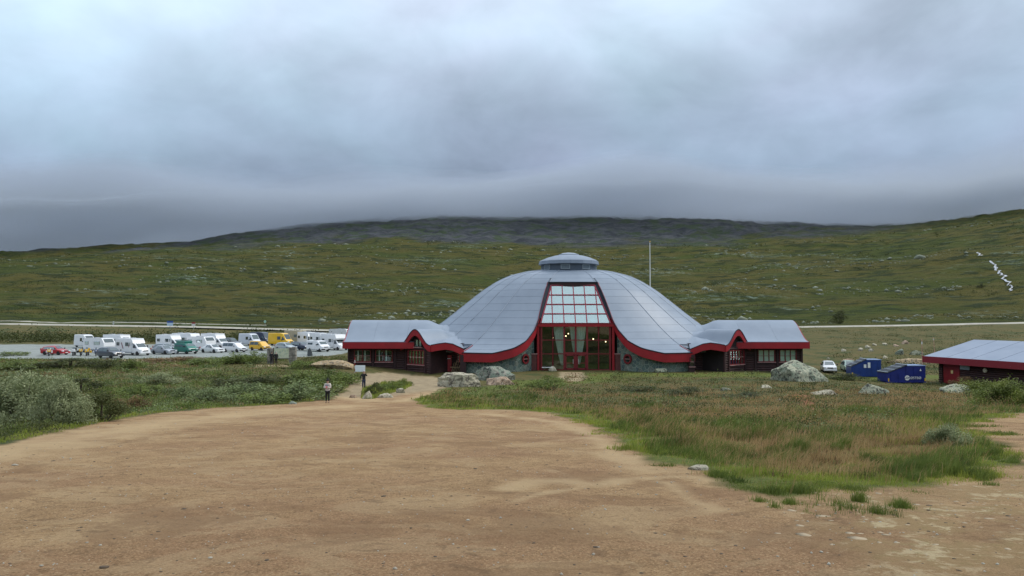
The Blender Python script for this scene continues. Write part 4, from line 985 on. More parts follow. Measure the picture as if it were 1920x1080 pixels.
# ------------------------------------------------------------------ vehicles
TYRE = pm('tyre_rubber', (.012, .012, .013), (.02, .02, .02), 4, .85); RIM = pm('wheel_rim', (.40, .41, .43), (.3, .31, .33), 4, .35, .8)
CARGL = glassmat('car_glass', .16, (1, 1, 1), .04, body=(.022, .028, .030)); LIGHTM = pm('headlamp_glass', (.75, .78, .80), (.6, .63, .66), 8, .12); TAILM = pm('tail_lamp', (.35, .01, .01), (.28, .01, .01), 8, .2)
BUMP = pm('black_plastic', (.018, .019, .02), (.025, .025, .026), 3, .6); PLATE = pm('number_plate', (.78, .78, .76), (.72, .72, .7), 3, .4)
_wheels = {}
def wheel(parent, x_, y_, r_, w=.2):
    k = (round(r_, 2),)
    if k not in _wheels:
        Mw_ = Matrix.Rotation(math.pi / 2, 4, 'X')
        a = MB().lathe([(r_ * .62, -w / 2), (r_ * .95, -w / 2), (r_, -w * .3), (r_, w * .3), (r_ * .95, w / 2), (r_ * .62, w / 2)], 20, Mw_); b = MB().lathe([(r_ * .62, -w * .42), (r_ * .5, -w * .35), (r_ * .5, w * .35), (r_ * .62, w * .42)], 16, Mw_)
        ta = a.build('tyre', TYRE, None, 40); rb = b.build('rim', RIM, None, 30); _wheels[k] = (ta.data, rb.data); bpy.data.objects.remove(ta); bpy.data.objects.remove(rb)
    t_ = bpy.data.objects.new('wheel', _wheels[k][0]); COL.objects.link(t_); t_.parent = parent; t_.location = (x_, y_, r_)
    r2 = bpy.data.objects.new('rim', _wheels[k][1]); COL.objects.link(r2); r2.parent = t_
class Body:
    """a vehicle body lofted over stations (x, floor, belt, roof, belt half width, roof half width)"""
    def __init__(s, st): s.st = [tuple(map(float, q)) for q in st]
    def at(s, x_):
        return [float(np.interp(x_, [q[0] for q in s.st], [q[i] for q in s.st])) for i in range(1, 6)]
    def ring(s, q):
        x_, zb, zm, zt, wb, wt = q; e = min(.12, wt * .2)
        hp = [(wb * .86, zb), (wb * .985, zb + .10), (wb, (zb + zm) * .5), (wb * .985, zm), (wt, zt - min(.07, (zt - zm) * .4)), (wt - e, zt), (0, zt + .02)]
        return [(x_, -a, b) for a, b in hp] + [(x_, a, b) for a, b in hp[-2::-1]]
    def mesh(s, name, mat, parent):
        m = MB(); rings = [s.ring(q) for q in s.st]; k = len(rings[0]); vs = [v for r_ in rings for v in r_]
        fs = [(i * k + j, i * k + (j + 1) % k, (i + 1) * k + (j + 1) % k, (i + 1) * k + j) for i in range(len(rings) - 1) for j in range(k)]
        fs += [tuple(range(k))[::-1], tuple(range((len(rings) - 1) * k, len(rings) * k))]
        return m.add(vs, fs).build(name, mat, parent, 28)
    def side(s, parent, xb0, xb1, xt0, xt1, f0, f1, name='side_window', mat=None):
        for sg in (-1, 1):
            def pt(x_, f, o):
                zb, zm, zt, wb, wt = s.at(x_); y_ = wb * .985 + (wt - wb * .985) * f; z_ = zm + (zt - .07 - zm) * f; return (x_, sg * (y_ + o), z_)
            vs = [pt(xb0, f0, .012), pt(xb1, f0, .012), pt(xt1, f1, .012), pt(xt0, f1, .012), pt(xb0, f0, -.03), pt(xb1, f0, -.03), pt(xt1, f1, -.03), pt(xt0, f1, -.03)]
            MB().add(vs, [(0, 1, 2, 3), (7, 6, 5, 4), (0, 4, 5, 1), (1, 5, 6, 2), (2, 6, 7, 3), (3, 7, 4, 0)]).build(name, mat or CARGL, parent)
    def screen(s, parent, xt, xb, t0=.06, t1=.94, name='windscreen'):
        def pt(t, sg, o):
            x_ = xt + (xb - xt) * t; zb, zm, zt, wb, wt = s.at(x_); sl = Vector((s.at(xb)[2] - s.at(xt)[2], 0, -(xb - xt))).normalized() * (-1 if xb > xt else 1)
            return Vector((x_, sg * (wt - .13), zt)) + Vector((abs(sl.x) * (1 if xb > xt else -1), 0, abs(sl.z))) * o
        vs = [pt(t0, -1, .03), pt(t0, 1, .03), pt(t1, 1, .03), pt(t1, -1, .03), pt(t0, -1, -.02), pt(t0, 1, -.02), pt(t1, 1, -.02), pt(t1, -1, -.02)]
        MB().add(vs, [(0, 1, 2, 3), (7, 6, 5, 4), (0, 4, 5, 1), (1, 5, 6, 2), (2, 6, 7, 3), (3, 7, 4, 0)]).build(name, CARGL, parent)
def front_bits(o, L, W, zl, zbump, bump_m):
    for sg in (-1, 1):
        MB().bevbox(L / 2 - .22, L / 2 + .02, sg * (W / 2 - .24) - .17, sg * (W / 2 - .24) + .17, zl - .09, zl + .09, .03).build('headlight', LIGHTM, o)
        MB().bevbox(-L / 2 - .02, -L / 2 + .1, sg * (W / 2 - .14) - .09, sg * (W / 2 - .14) + .09, zl + .05, zl + .4, .02).build('tail_light', TAILM, o)
        MB().bevbox(L * .18, L * .18 + .14, sg * (W / 2 + .12) - .09, sg * (W / 2 + .12) + .09, zl + .28, zl + .48, .03).build('mirror', BUMP, o)
    MB().bevbox(L / 2 - .16, L / 2 + .05, -W / 2 + .06, W / 2 - .06, zbump - .14, zbump + .1, .05).build('bumper', bump_m, o)
    MB().bevbox(L / 2 - .05, L / 2 + .03, -W * .22, W * .22, zl - .1, zl + .06, .02).build('grille', BUMP, o)
    MB().box(L / 2 + .05, L / 2 + .065, -.26, .26, zbump - .06, zbump + .05).build('number_plate', PLATE, o)
def car(o, col, L=4.3, W=1.8, Hh=1.48, kind='hatch'):
    h = Hh
    if kind == 'hatch': st = [(-.5, .42, .72, .74, .80, .74), (-.485, .24, .88, .98, .86, .78), (-.40, .20, .92, h * .93, .90, .64), (-.24, .19, .91, h * .995, .90, .63), (.0, .19, .89, h, .90, .63), (.08, .19, .88, h * .965, .90, .64), (.245, .19, .86, .98, .90, .74), (.38, .20, .80, .86, .88, .72), (.46, .24, .70, .74, .84, .68), (.5, .36, .56, .58, .74, .6)]
    elif kind == 'suv': st = [(-.5, .5, .9, .92, .84, .78), (-.485, .34, 1.02, 1.2, .90, .76), (-.44, .30, 1.04, h * .95, .92, .68), (-.25, .28, 1.03, h, .92, .68), (.02, .28, 1.02, h * .99, .92, .67), (.09, .28, 1.01, h * .95, .92, .68), (.23, .28, 1.0, 1.12, .92, .78), (.40, .30, .95, 1.02, .90, .76), (.475, .34, .82, .88, .86, .7), (.5, .46, .66, .68, .78, .64)]
    elif kind == 'mpv': st = [(-.5, .4, .95, h * .96, .84, .70), (-.49, .28, .98, h * .985, .88, .72), (-.1, .26, .98, h, .89, .74), (.10, .26, .97, h * .985, .89, .73), (.16, .26, .97, h * .95, .89, .73), (.33, .26, .96, 1.06, .88, .78), (.43, .28, .85, .92, .86, .74), (.485, .32, .74, .78, .82, .68), (.5, .42, .6, .62, .74, .6)]
    else: st = [(-.5, .42, .70, .72, .80, .74), (-.48, .26, .84, .90, .84, .74), (-.36, .21, .89, 1.02, .88, .72), (-.20, .2, .89, h * .99, .88, .60), (.0, .2, .88, h, .88, .60), (.06, .2, .87, h * .97, .88, .61), (.24, .2, .84, .92, .88, .72), (.40, .22, .77, .82, .86, .7), (.475, .26, .66, .70, .82, .66), (.5, .38, .54, .56, .72, .6)]
    st = [(q[0] * L, q[1], q[2], q[3], q[4] * W / 1.8, q[5] * W / 1.8) for q in st]; B = Body(st); B.mesh('body', col, o)
    rf_ = next(q for q in st if q[0] > 0 and q[3] < h * .99); i = st.index(rf_); xa, xb = st[i][0], st[i + 1][0]
    B.screen(o, xa, xb); r0 = st[2][0] if kind != 'mpv' else st[1][0]
    if kind == 'hatch' or kind == 'suv': B.screen(o, st[2][0], st[1][0], .05, .8, 'rear_window')
    elif kind == 'sedan': B.screen(o, st[3][0], st[2][0], .05, .95, 'rear_window')
    a0_, a1_ = (st[3][0] if kind == 'sedan' else r0) + .12, xa
    mid_ = (a0_ + a1_) * .5 + .05
    B.side(o, a0_, mid_ - .05, a0_ + .16, mid_ - .05, .10, .90); B.side(o, mid_ + .02, xb - .32, mid_ + .02, xa + .02, .10, .90)
    front_bits(o, L, W, st[-2][2] - .02, .40 if kind != 'suv' else .48, BUMP if kind in ('suv', 'mpv') else col)
    for x_ in (-.30 * L, .315 * L):
        for y_ in (-W / 2 + .1, W / 2 - .1): wheel(o, x_, y_, .33 if kind != 'suv' else .37)
def van(o, col, L=5.6, W=2.0, Hh=2.6, wins=((-.05, .10),), bump_m=None, hitop=None):
    h = Hh; w = W / 2
    st = [(-.5, .45, 1.15, h * .96, w * .97, w * .86), (-.49, .32, 1.18, h * .985, w, w * .9), (-.1, .3, 1.2, h, w, w * .9), (.12, .3, 1.2, h, w, w * .9), (.20, .3, 1.2, h * .965, w, w * .86), (.235, .3, 1.2, h * .92, w, w * .86), (.375, .3, 1.18, 1.30, w * .98, w * .88), (.45, .32, 1.0, 1.10, w * .96, w * .84), (.49, .36, .85, .90, w * .92, w * .78), (.5, .46, .7, .72, w * .84, w * .7)]
    st = [(q[0] * L,) + q[1:] for q in st]; B = Body(st); B.mesh('body', col, o); B.screen(o, st[5][0], st[6][0], .04, .93)
    B.side(o, .19 * L, .335 * L, .19 * L, .25 * L, .02, .55)
    for a, b in wins: B.side(o, a * L, b * L, a * L, b * L, .05, .55)
    front_bits(o, L, W, .88, .48, bump_m or BUMP)
    for x_ in (-.30 * L, .335 * L):
        for y_ in (-w + .12, w - .12): wheel(o, x_, y_, .35)
    if hitop: MB().bevbox(-.44 * L, .17 * L, -w * .78, w * .78, h - .03, h + hitop, .12).build('high_top', col, o)
    MB().bevbox(-.2 * L, -.02 * L, -.45, .45, h + (hitop or 0), h + (hitop or 0) + .09, .03).build('roof_hatch', BUMP, o)
MHW = paint('motorhome_white', (.80, .81, .82)); GREYP = pm('grey_panel', (.35, .37, .40), (.3, .32, .35), 2, .4)
def motorhome(o, L=6.6, W=2.25, Hh=2.85, style='semi', stripe=None, cabcol=None, boxcol=None):
    w = W / 2; h = Hh; bc = boxcol or MHW; xc = L / 2 - 2.15      # where box meets cab
    m = MB().bevbox(-L / 2, xc, -w, w, .55, h, .10)
    if style == 'alcove': m.prism([(xc - .2, 1.95), (xc + .95, 1.98), (xc + 1.05, 2.25), (xc + .75, h - .06), (xc - .2, h)], frame_matrix(Vector((0, w - .02, 0)), Vector((1, 0, 0)), Vector((0, 0, 1)), Vector((0, -1, 0))), 2 * w - .04)
    else: m.prism([(xc - .3, 1.9), (xc + .40, 1.98), (xc + .15, 2.45), (xc - .3, h - .04)], frame_matrix(Vector((0, w - .06, 0)), Vector((1, 0, 0)), Vector((0, 0, 1)), Vector((0, -1, 0))), 2 * w - .12)
    m.build('living_box', bc, o, 35)
    MB().bevbox(-L / 2 + .1, xc - .1, -w + .05, w - .05, .38, .56, .04).build('skirt', GREYP, o)
    cw = .98; st = [(xc - .25, .34, 1.2, 2.02, cw, cw * .9), (xc + .42, .34, 1.2, 2.0, cw, cw * .86), (xc + .55, .34, 1.2, 1.95, cw, cw * .86), (xc + 1.32, .34, 1.16, 1.30, cw * .98, cw * .88), (xc + 1.85, .36, 1.0, 1.10, cw * .95, cw * .84), (xc + 2.08, .38, .85, .9, cw * .9, cw * .78), (xc + 2.15, .48, .7, .72, cw * .82, cw * .7)]
    B = Body(st); B.mesh('cab', cabcol or MHW, o); B.screen(o, st[2][0], st[3][0], .04, .94); B.side(o, xc + .2, xc + 1.1, xc + .2, xc + .62, .02, .85)
    for sg in (-1, 1):
        MB().bevbox(xc + 1.9, xc + 2.12, sg * .70 - .16, sg * .70 + .16, .80, .98, .03).build('headlight', LIGHTM, o); MB().bevbox(xc + .75, xc + .9, sg * 1.18 - .1, sg * 1.18 + .1, 1.25, 1.6, .03).build('mirror', BUMP, o)
        for a, b, z0, z1 in ((-L / 2 + .45, -L / 2 + 1.25, 1.55, 2.1), (-.45, .45, 1.5, 2.1)): MB().bevbox(a, b, sg * (w + .01) - .025, sg * (w + .01) + .025, z0, z1, .015).build('side_window', CARGL, o)
        if stripe:
            for q in range(2): MB().prism([(-.95 + q * 2.2, 1.05), (-.75 + q * 2.2, 1.05), (-1.25 + q * 2.2, 2.05), (-1.5 + q * 2.2, 2.05)], frame_matrix(Vector((-.15 if q == 0 else -.6, sg * (w + .004), 0)), Vector((1, 0, 0)), Vector((0, 0, 1)), Vector((0, sg, 0))), .006).build('stripe', stripe, o)
        MB().box(-L / 2 - .02, -L / 2 + .03, sg * (w - .15) - .08, sg * (w - .15) + .08, .7, 1.2).build('tail_light', TAILM, o)
    MB().bevbox(.62, 1.02, -w - .03, -w + .01, .75, 2.35, .02).build('entrance_door', bc, o); MB().box(.74, .9, -w - .045, -w - .03, 1.5, 2.1).build('door_window', CARGL, o)
    MB().bevbox(xc + 2.0, xc + 2.2, -.9, .9, .34, .60, .05).build('bumper', BUMP if cabcol else MHW, o); MB().box(xc + 2.16, xc + 2.185, -.45, .45, .66, .84).build('grille', BUMP, o); MB().box(xc + 2.2, xc + 2.215, -.26, .26, .43, .54).build('number_plate', PLATE, o)
    for a in (-.32 * L, -.02 * L): MB().bevbox(a - .35, a + .35, -.35, .35, h, h + .12, .04).build('roof_hatch', pm('hatch_smoke', (.35, .37, .38), (.28, .3, .31), 3, .3), o)
    MB().bevbox(-.42 * L, .1 * L, w - .16, w + .06, h - .22, h - .02, .04).build('awning_case', GREYP, o)
    for x_ in (-.24 * L, xc + 1.35):
        for y_ in (-.92, .92): wheel(o, x_, y_, .35)
def caravan(o, L=5.4, W=2.25, Hh=2.5, front_dark=True):
    w = W / 2
    prof = [(-L / 2, .55), (L / 2 - .2, .55), (L / 2, 1.1), (L / 2 - .05, 1.7), (L / 2 - .55, Hh - .1), (L / 2 - .9, Hh), (-L / 2 + .3, Hh), (-L / 2, Hh - .35)]
    MB().prism(prof, frame_matrix(Vector((0, w, 0)), Vector((1, 0, 0)), Vector((0, 0, 1)), Vector((0, -1, 0))), W).build('body', MHW, o)
    MB().bevbox(-L / 2 + .1, L / 2 - .3, -w + .04, w - .04, .36, .56, .03).build('skirt', GREYP, o)
    for sg in (-1, 1):
        for a, b in ((-L / 2 + .5, -L / 2 + 1.4), (.15, 1.6)): MB().bevbox(a, b, sg * (w + .01) - .025, sg * (w + .01) + .025, 1.35, 1.95, .06).build('side_window', CARGL, o)
        MB().box(-L / 2 - .03, -L / 2 + .02, sg * (w - .2) - .1, sg * (w - .2) + .1, .7, 1.1).build('tail_light', TAILM, o)
    a, b = Vector((L / 2 - .05, 0, 1.7)), Vector((L / 2 - .55, 0, Hh - .1)); d_ = (b - a).normalized(); Mf = frame_matrix(a, Vector((0, 1, 0)), d_, Vector((d_.z, 0, -d_.x)))
    MB().box(-w * .8, w * .8, .05, (b - a).length * .92, -.01, .03, Mf).build('front_window', CARGL, o)
    MB().tube([(L / 2 - .2, -.5, .5), (L / 2 + 1.0, 0, .5), (L / 2 - .2, .5, .5)], .05, 6).build('drawbar', BUMP, o); MB().tube([(L / 2 + .7, 0, 0), (L / 2 + .7, 0, .8)], .04, 6).build('jockey_wheel', BUMP, o)
    MB().bevbox(-1, -.3, -.35, .35, Hh, Hh + .12, .04).build('roof_hatch', GREYP, o); MB().bevbox(.5, 1.2, -.35, .35, Hh, Hh + .1, .04).build('roof_hatch', GREYP, o)
    for y_ in (-w + .15, w - .15): wheel(o, -.2, y_, .33)
def park(name, cat, label, px, d, fn, rz=-60, **kw):
    a = P(px, 650, d); o = empty(name, (a.x, d, h1(a.x, d) + .0), R(rz) - math.atan((px - 960) / FPX) * .95); tag(o, label, cat, 'vehicles in the car park'); fn(o, **kw); return o
pc = paint
park('parked_car', 'car', 'red hatchback at the far end of the car park, beside a motorcycle', 104, 123, car, -42, col=pc('red', (.42, .02, .03)), kind='hatch')
park('white_van', 'van', 'white van parked behind the caravan at the emptier end of the car park', 160, 151, van, -62, col=pc('white', (.78, .79, .80)), L=5.4)
park('caravan', 'caravan', 'white caravan parked behind the motorcycles', 186, 132, caravan, -52, Hh=2.5)
park('motorhome', 'motorhome', 'white motorhome half hidden behind the caravan and the red-striped motorhome', 226, 139, motorhome, -48, Hh=2.9)
park('motorhome', 'motorhome', 'white motorhome with dark red slanting stripes next to the dark SUV', 250, 122.5, motorhome, -56, Hh=2.75, stripe=pm('stripe_red', (.16, .02, .04), (.13, .02, .03), 2, .4))
park('parked_car', 'car', 'dark grey SUV in front of the motorhomes, nearest the motorcycles', 208, 114, car, -58, col=pc('slate', (.055, .065, .085)), L=4.5, W=1.85, Hh=1.66, kind='suv')
park('parked_car', 'car', 'silver grey saloon between the striped motorhome and the green camper', 307, 125, car, -52, col=pc('silver', (.27, .30, .34)), kind='sedan', L=4.6)
park('parked_car', 'car', 'grey estate car just behind the silver grey saloon', 309, 132.5, car, -52, col=pc('grey', (.20, .23, .26)), L=4.5, Hh=1.5, kind='hatch')
park('motorhome', 'motorhome', 'white motorhome with small rear windows behind the silver cars', 322, 141, motorhome, -50, Hh=2.85, L=6.2)
park('motorhome', 'motorhome', 'white motorhome directly behind the green camper van', 352, 148, motorhome, -48, Hh=2.95, style='alcove')
park('camper_van', 'van', 'green camper van with a raised green roof', 349, 126.5, van, -58, col=pc('green', (.012, .165, .125)), L=4.5, W=1.8, Hh=1.85, hitop=.36, wins=((-.42, -.24), (-.2, .1)))
park('caravan', 'caravan', 'white caravan beside the green camper, with dark oval side windows', 377, 141, caravan, -50, Hh=2.5)
park('parked_car', 'car', 'white saloon car parked next to the green camper', 398, 130, car, -48, col=pc('white', (.78, .79, .80)), kind='sedan', L=4.4)
park('motorhome', 'motorhome', 'white motorhome with a sloping nose behind the white saloon', 405, 147, motorhome, -52, Hh=2.9)
park('parked_car', 'car', 'dark grey SUV in the back row between motorhome and white van', 433, 157, car, -50, col=pc('charcoal', (.03, .036, .04)), L=4.7, Hh=1.75, kind='suv')
park('small_van', 'van', 'white people carrier in the front row beside the yellow delivery van', 440, 132, car, -46, col=pc('white', (.78, .79, .80)), L=4.5, Hh=1.75, kind='mpv')
park('white_van', 'van', 'high white panel van standing alone in the back row', 469, 160, van, -52, col=pc('silverwhite', (.66, .69, .74)), L=5.5, Hh=2.58)
park('dark_van', 'van', 'dark blue van tucked behind the big yellow van', 490, 170, van, -45, col=pc('navy', (.025, .035, .07)), L=5.6, Hh=2.7, wins=((-.3, -.05),))
park('yellow_van', 'van', 'tall bright yellow panel van', 527, 160, van, -42, col=pc('yellow', (.78, .46, .01)), L=5.7, Hh=2.7, wins=((-.04, .12),))
park('small_van', 'van', 'small yellow delivery van in the front row', 488, 138, car, -50, col=pc('yellow2', (.75, .42, .015)), L=4.2, Hh=1.75, kind='mpv')
park('motorhome', 'motorhome', 'beige boxy expedition motorhome with black cab behind the yellow van', 560, 170, motorhome, -42, Hh=3.0, L=6.8, boxcol=pm('beige_box', (.42, .36, .24), (.36, .31, .21), 2, .5), cabcol=pc('black', (.02, .02, .022)))
park('motorhome', 'motorhome', 'white motorhome with black nose, next to the beige one', 580, 160, motorhome, -60, Hh=2.9, cabcol=pc('black', (.02, .02, .022)))
park('parked_car', 'car', 'pale silver car partly hidden by the map board', 536, 138, car, -50, col=pc('palesilver', (.38, .44, .47)), L=4.4, kind='hatch')
park('parked_car', 'car', 'dark blue car between the map board and the standing stone', 564, 139, car, -50, col=pc('darkblue', (.025, .035, .07)), L=4.5, Hh=1.55, kind='suv')
park('white_van', 'van', 'white van with black bumper and row of lamps, next to the standing stone', 597, 134, van, -56, col=pc('white', (.78, .79, .80)), L=4.9, W=1.9, Hh=2.0, wins=((-.42, -.1),))
park('motorhome', 'motorhome', 'white motorhome seen above the white van with black bumper', 604, 152, motorhome, -60, Hh=2.9)
park('motorhome', 'motorhome', 'white overcab motorhome nearest the log wing', 628, 140, motorhome, -56, Hh=3.0, style='alcove', L=6.2)
park('caravan', 'caravan', 'large white caravan rising above the log wing roof end', 640, 184, caravan, -45, Hh=3.1, L=6.5)
o = park('parked_car', 'car', 'white car hidden behind the big lichen boulder', 1553, 104, car, -85, col=pc('white', (.78, .79, .80)), kind='hatch', Hh=1.5); o['group'] = 'cars behind the boulder'
o = park('parked_car', 'car', 'pale green car peeping out left of the smaller blue container', 1592, 106, car, -80, col=pc('palegreen', (.30, .42, .33)), kind='hatch', Hh=1.5); o['group'] = 'cars behind the boulder'

def motorcycle(label, px, d, rz, c1, c2):
    a = P(px, 660, d); o = empty('motorcycle', (a.x, d, h1(a.x, d)), R(rz)); tag(o, label, 'motorcycle', 'motorcycles in the car park'); A = pm('moto_' + c1[0], c1[1], None, 2, .35); B_ = pm('moto_' + c2[0], c2[1], None, 2, .4)
    for x_ in (-.72, .76): wheel(o, x_, 0, .32, .14)
    MB().prism([(-.3, .35), (.3, .35), (.38, .62), (-.28, .66)], frame_matrix(Vector((0, .17, 0)), Vector((1, 0, 0)), Vector((0, 0, 1)), Vector((0, -1, 0))), .34).build('engine', BUMP, o)
    MB().bevbox(-.12, .48, -.2, .2, .68, .98, .08).build('tank', A, o, 40); MB().bevbox(-.75, -.08, -.17, .17, .72, .86, .05).build('seat', BUMP, o, 40)
    MB().prism([(.42, .75), (.86, .70), (.78, 1.05), (.45, 1.12)], frame_matrix(Vector((0, .22, 0)), Vector((1, 0, 0)), Vector((0, 0, 1)), Vector((0, -1, 0))), .44).build('fairing', A, o)
    MB().prism([(.48, 1.1), (.70, 1.05), (.50, 1.42)], frame_matrix(Vector((0, .16, 0)), Vector((1, 0, 0)), Vector((0, 0, 1)), Vector((0, -1, 0))), .32).build('windshield', CARGL, o)
    m = MB()
    for s in (-.09, .09): m.tube([(.76, s, .32), (.50, s, 1.02)], .03, 6)
    m.build('fork', RIM, o); MB().tube([(.32, -.38, 1.08), (.48, -.15, 1.05), (.48, .15, 1.05), (.32, .38, 1.08)], .022, 6).build('handlebar', BUMP, o)
    for s in (-1, 1): MB().bevbox(-.95, -.45, s * .34 - .13, s * .34 + .13, .45, .82, .04).build('pannier', B_, o)
    MB().bevbox(-1.0, -.58, -.24, .24, .88, 1.22, .06).build('top_case', B_, o); MB().lathe([(.09, 0), (.09, .03)], 12, frame_matrix(Vector((.84, 0, .9)), Vector((0, 1, 0)), Vector((0, 0, 1)), Vector((1, 0, 0)))).build('headlight', LIGHTM, o)
    MB().tube([(-.05, .2, .3), (.02, .45, 0)], .02, 5).build('kickstand', BUMP, o)
y_, k_, w_, b_ = ('yellow', (.72, .42, .02)), ('black', (.02, .02, .025)), ('white', (.7, .7, .7)), ('blue', (.04, .07, .16))
motorcycle('yellow and white motorcycle in front of the red hatchback', 92, 119.5, -60, y_, w_); motorcycle('white motorcycle with black cases, first of the row before the caravan', 139, 120, -70, w_, k_)
motorcycle('yellow motorcycle with black cases in the row before the caravan', 152, 121, -65, y_, k_); motorcycle('all yellow motorcycle in the middle of the row', 164, 120, -70, y_, y_); motorcycle('dark blue motorcycle with white cases next to the dark SUV', 180, 119, -60, b_, w_)

# ------------------------------------------------------------------ people
SKIN = pm('skin', (.48, .30, .22), (.44, .27, .2), 6, .55)
def skinmesh(name, chains, mat, parent, sub=2):
    """chains: lists of (point, radius); equal points are shared"""
    me = bpy.data.meshes.new(name); vs = []; rad_ = []; es = []; roots = []; key = {}
    for ch in chains:
        prev = None
        for p_, r_ in ch:
            k = tuple(round(q, 4) for q in p_)
            if k not in key: key[k] = len(vs); vs.append(p_); rad_.append(r_)
            if prev is not None: es.append((prev, key[k]))
            prev = key[k]
    par = list(range(len(vs)))
    def find(i):
        while par[i] != i: i = par[i]
        return i
    for a, b in es: par[find(a)] = find(b)
    me.from_pydata(vs, es, []); ob = bpy.data.objects.new(name, me); COL.objects.link(ob)
    md = ob.modifiers.new('skin', 'SKIN'); md.use_smooth_shade = True
    seen = set()
    for i, sv in enumerate(me.skin_vertices[0].data):
        r_ = rad_[i]; sv.radius = r_ if isinstance(r_, tuple) else (r_, r_)
        f = find(i); sv.use_root = f not in seen; seen.add(f)
    ob.modifiers.new('sub', 'SUBSURF').levels = sub; ob.modifiers['sub'].render_levels = sub
    dg = bpy.context.evaluated_depsgraph_get(); nm = bpy.data.meshes.new_from_object(ob.evaluated_get(dg)); bpy.data.objects.remove(ob)
    nm.shade_smooth(); nm.materials.clear(); o2 = link(name, nm, mat, parent); return o2
def person(label, loc, rz, scale, arms, legs, top_m, leg_m, hair_m, coat_long, hat, group, phone=False):
    o = empty('person', loc, R(rz)); o.scale = (scale,) * 3; tag(o, label, 'person', group)
    V3 = lambda *q: tuple(q)
    pel, sp1, che, nek = V3(0, 0, .93), V3(0, .01, 1.12), V3(0, .01, 1.33), V3(0, .0, 1.47)
    hd = [(nek, .055), (V3(0, -.015, 1.545), .075), (V3(0, -.012, 1.62), .092), (V3(0, .0, 1.68), .075), (V3(0, .0, 1.715), .04)]
    body = [[(pel, (.14, .11)), (sp1, (.125, .10)), (che, (.15, .11)), (nek, .055)], hd, [(V3(0, -.085, 1.60), .018), (V3(0, -.112, 1.585), .014)]]
    jacket = [[(V3(0, 0, .80 if coat_long else .92), (.185, .15)), (V3(0, 0, .95), (.18, .145)), (sp1, (.165, .135)), (che, (.185, .14)), (V3(0, 0, 1.43), .085)]]
    for sg in (-1, 1):
        sh, el, wr = V3(sg * .18, .01, 1.395), arms[sg][0], arms[sg][1]
        d_ = (Vector(wr) - Vector(el)).normalized(); pal = tuple(Vector(wr) + d_ * .06)
        body.append([(che, (.15, .11)), (sh, .055), (el, .042), (wr, .030), (pal, .034)])
        side_ = d_.cross(Vector((0, 0, 1))).normalized() if abs(d_.z) < .95 else Vector((1, 0, 0))
        for f in range(4):
            a = Vector(pal) + side_ * (-.024 + .016 * f); l = (.062, .072, .068, .05)[f]; body.append([(tuple(a), .009), (tuple(a + d_ * l * .55 + Vector((0, -.004, 0))), .0085), (tuple(a + d_ * l + Vector((0, -.018, -.004))), .007)])
        a = Vector(wr) + d_ * .03 + side_ * .03 * sg; body.append([(tuple(a), .011), (tuple(a + d_ * .035 + side_ * .022 * sg), .009), (tuple(a + d_ * .06 + side_ * .03 * sg), .008)])
        jacket.append([(che, (.185, .14)), (sh, .085), (el, .068), (tuple(Vector(wr) - d_ * .01), .052)])
        hp, kn, an, to = V3(sg * .085, 0, .87), legs[sg][0], legs[sg][1], legs[sg][2]
        body.append([(pel, (.14, .11)), (hp, .085), (kn, .058), (an, .038), (to, .035)])
    skinmesh('body', body, SKIN, o)
    skinmesh('jacket', jacket, top_m, o)
    tr_c = [[(pel, (.16, .125))]]
    tr_c = []
    for sg in (-1, 1): tr_c.append([(pel, (.155, .125)), (V3(sg * .085, 0, .85), .105), (legs[sg][0], .078), (tuple(Vector(legs[sg][1]) + Vector((0, 0, .02))), .058)])
    skinmesh('trousers', tr_c, leg_m, o)
    for sg in (-1, 1): an, to = Vector(legs[sg][1]), Vector(legs[sg][2]); skinmesh('shoe', [[(tuple(an + Vector((0, .03, -.03))), .05), (tuple(an.lerp(to, .5) + Vector((0, 0, -.01))), .05), (tuple(to), .045)]], BUMP, o, 1)
    hair = MB(); 
    for i in range(7):
        for j in range(15): pass
    bm = bmesh.new(); bmesh.ops.create_uvsphere(bm, u_segments=18, v_segments=12, radius=1)
    bmesh.ops.delete(bm, geom=[v for v in bm.verts if v.co.z < -.35 + (.75 if v.co.y < -.25 else 0)], context='VERTS')
    for v in bm.verts: k = 1.1 + .05 * mnoise.noise(v.co * 3); v.co = Vector((v.co.x * .098 * k, v.co.y * .108 * k + .008, v.co.z * .11 * k + 1.635))
    me = bpy.data.meshes.new('hair'); bm.to_mesh(me); bm.free(); me.shade_smooth(); link('hair', me, hair_m, o)
    if hat:
        MB().lathe([(.118, 1.64), (.122, 1.68), (.11, 1.74), (.06, 1.79), (.01, 1.81)], 16).build('hat', hat, o, 60); MB().lathe([(.01, 1.79), (.045, 1.81), (.05, 1.845), (.03, 1.875), (.005, 1.885)], 10).build('bobble', hat, o, 60)
    for sg in (-1, 1): MB().lathe([(.002, -.012), (.011, 0), (.002, .012)], 8, Matrix.Translation((sg * .034, -.092, 1.625))).build('eye', DARK, o); MB().bevbox(sg * .092 - .012, sg * .092 + .012, -.02, .02, 1.58, 1.65, .008).build('ear', SKIN, o)
    MB().box(-.024, .024, -.094, -.086, 1.545, 1.553).build('mouth', pm('lips', (.3, .1, .09), (.26, .09, .08), 4, .5), o)
    return o
STAND = {-1: ((-.095, -.01, .49), (-.1, .01, .085), (-.11, -.14, .045)), 1: ((.095, -.01, .49), (.1, .01, .085), (.11, -.14, .045))}
WALK = {-1: ((-.09, -.12, .50), (-.09, -.02, .13), (-.09, -.16, .08)), 1: ((.09, .02, .49), (.09, .12, .12), (.09, .0, .045))}
HOLD = {-1: ((-.25, -.06, 1.13), (-.06, -.26, 1.17)), 1: ((.25, -.06, 1.13), (.06, -.26, 1.17))}
FACE = {-1: ((-.30, .0, 1.20), (-.20, -.10, 1.02)), 1: ((.30, -.08, 1.25), (.10, -.16, 1.52))}
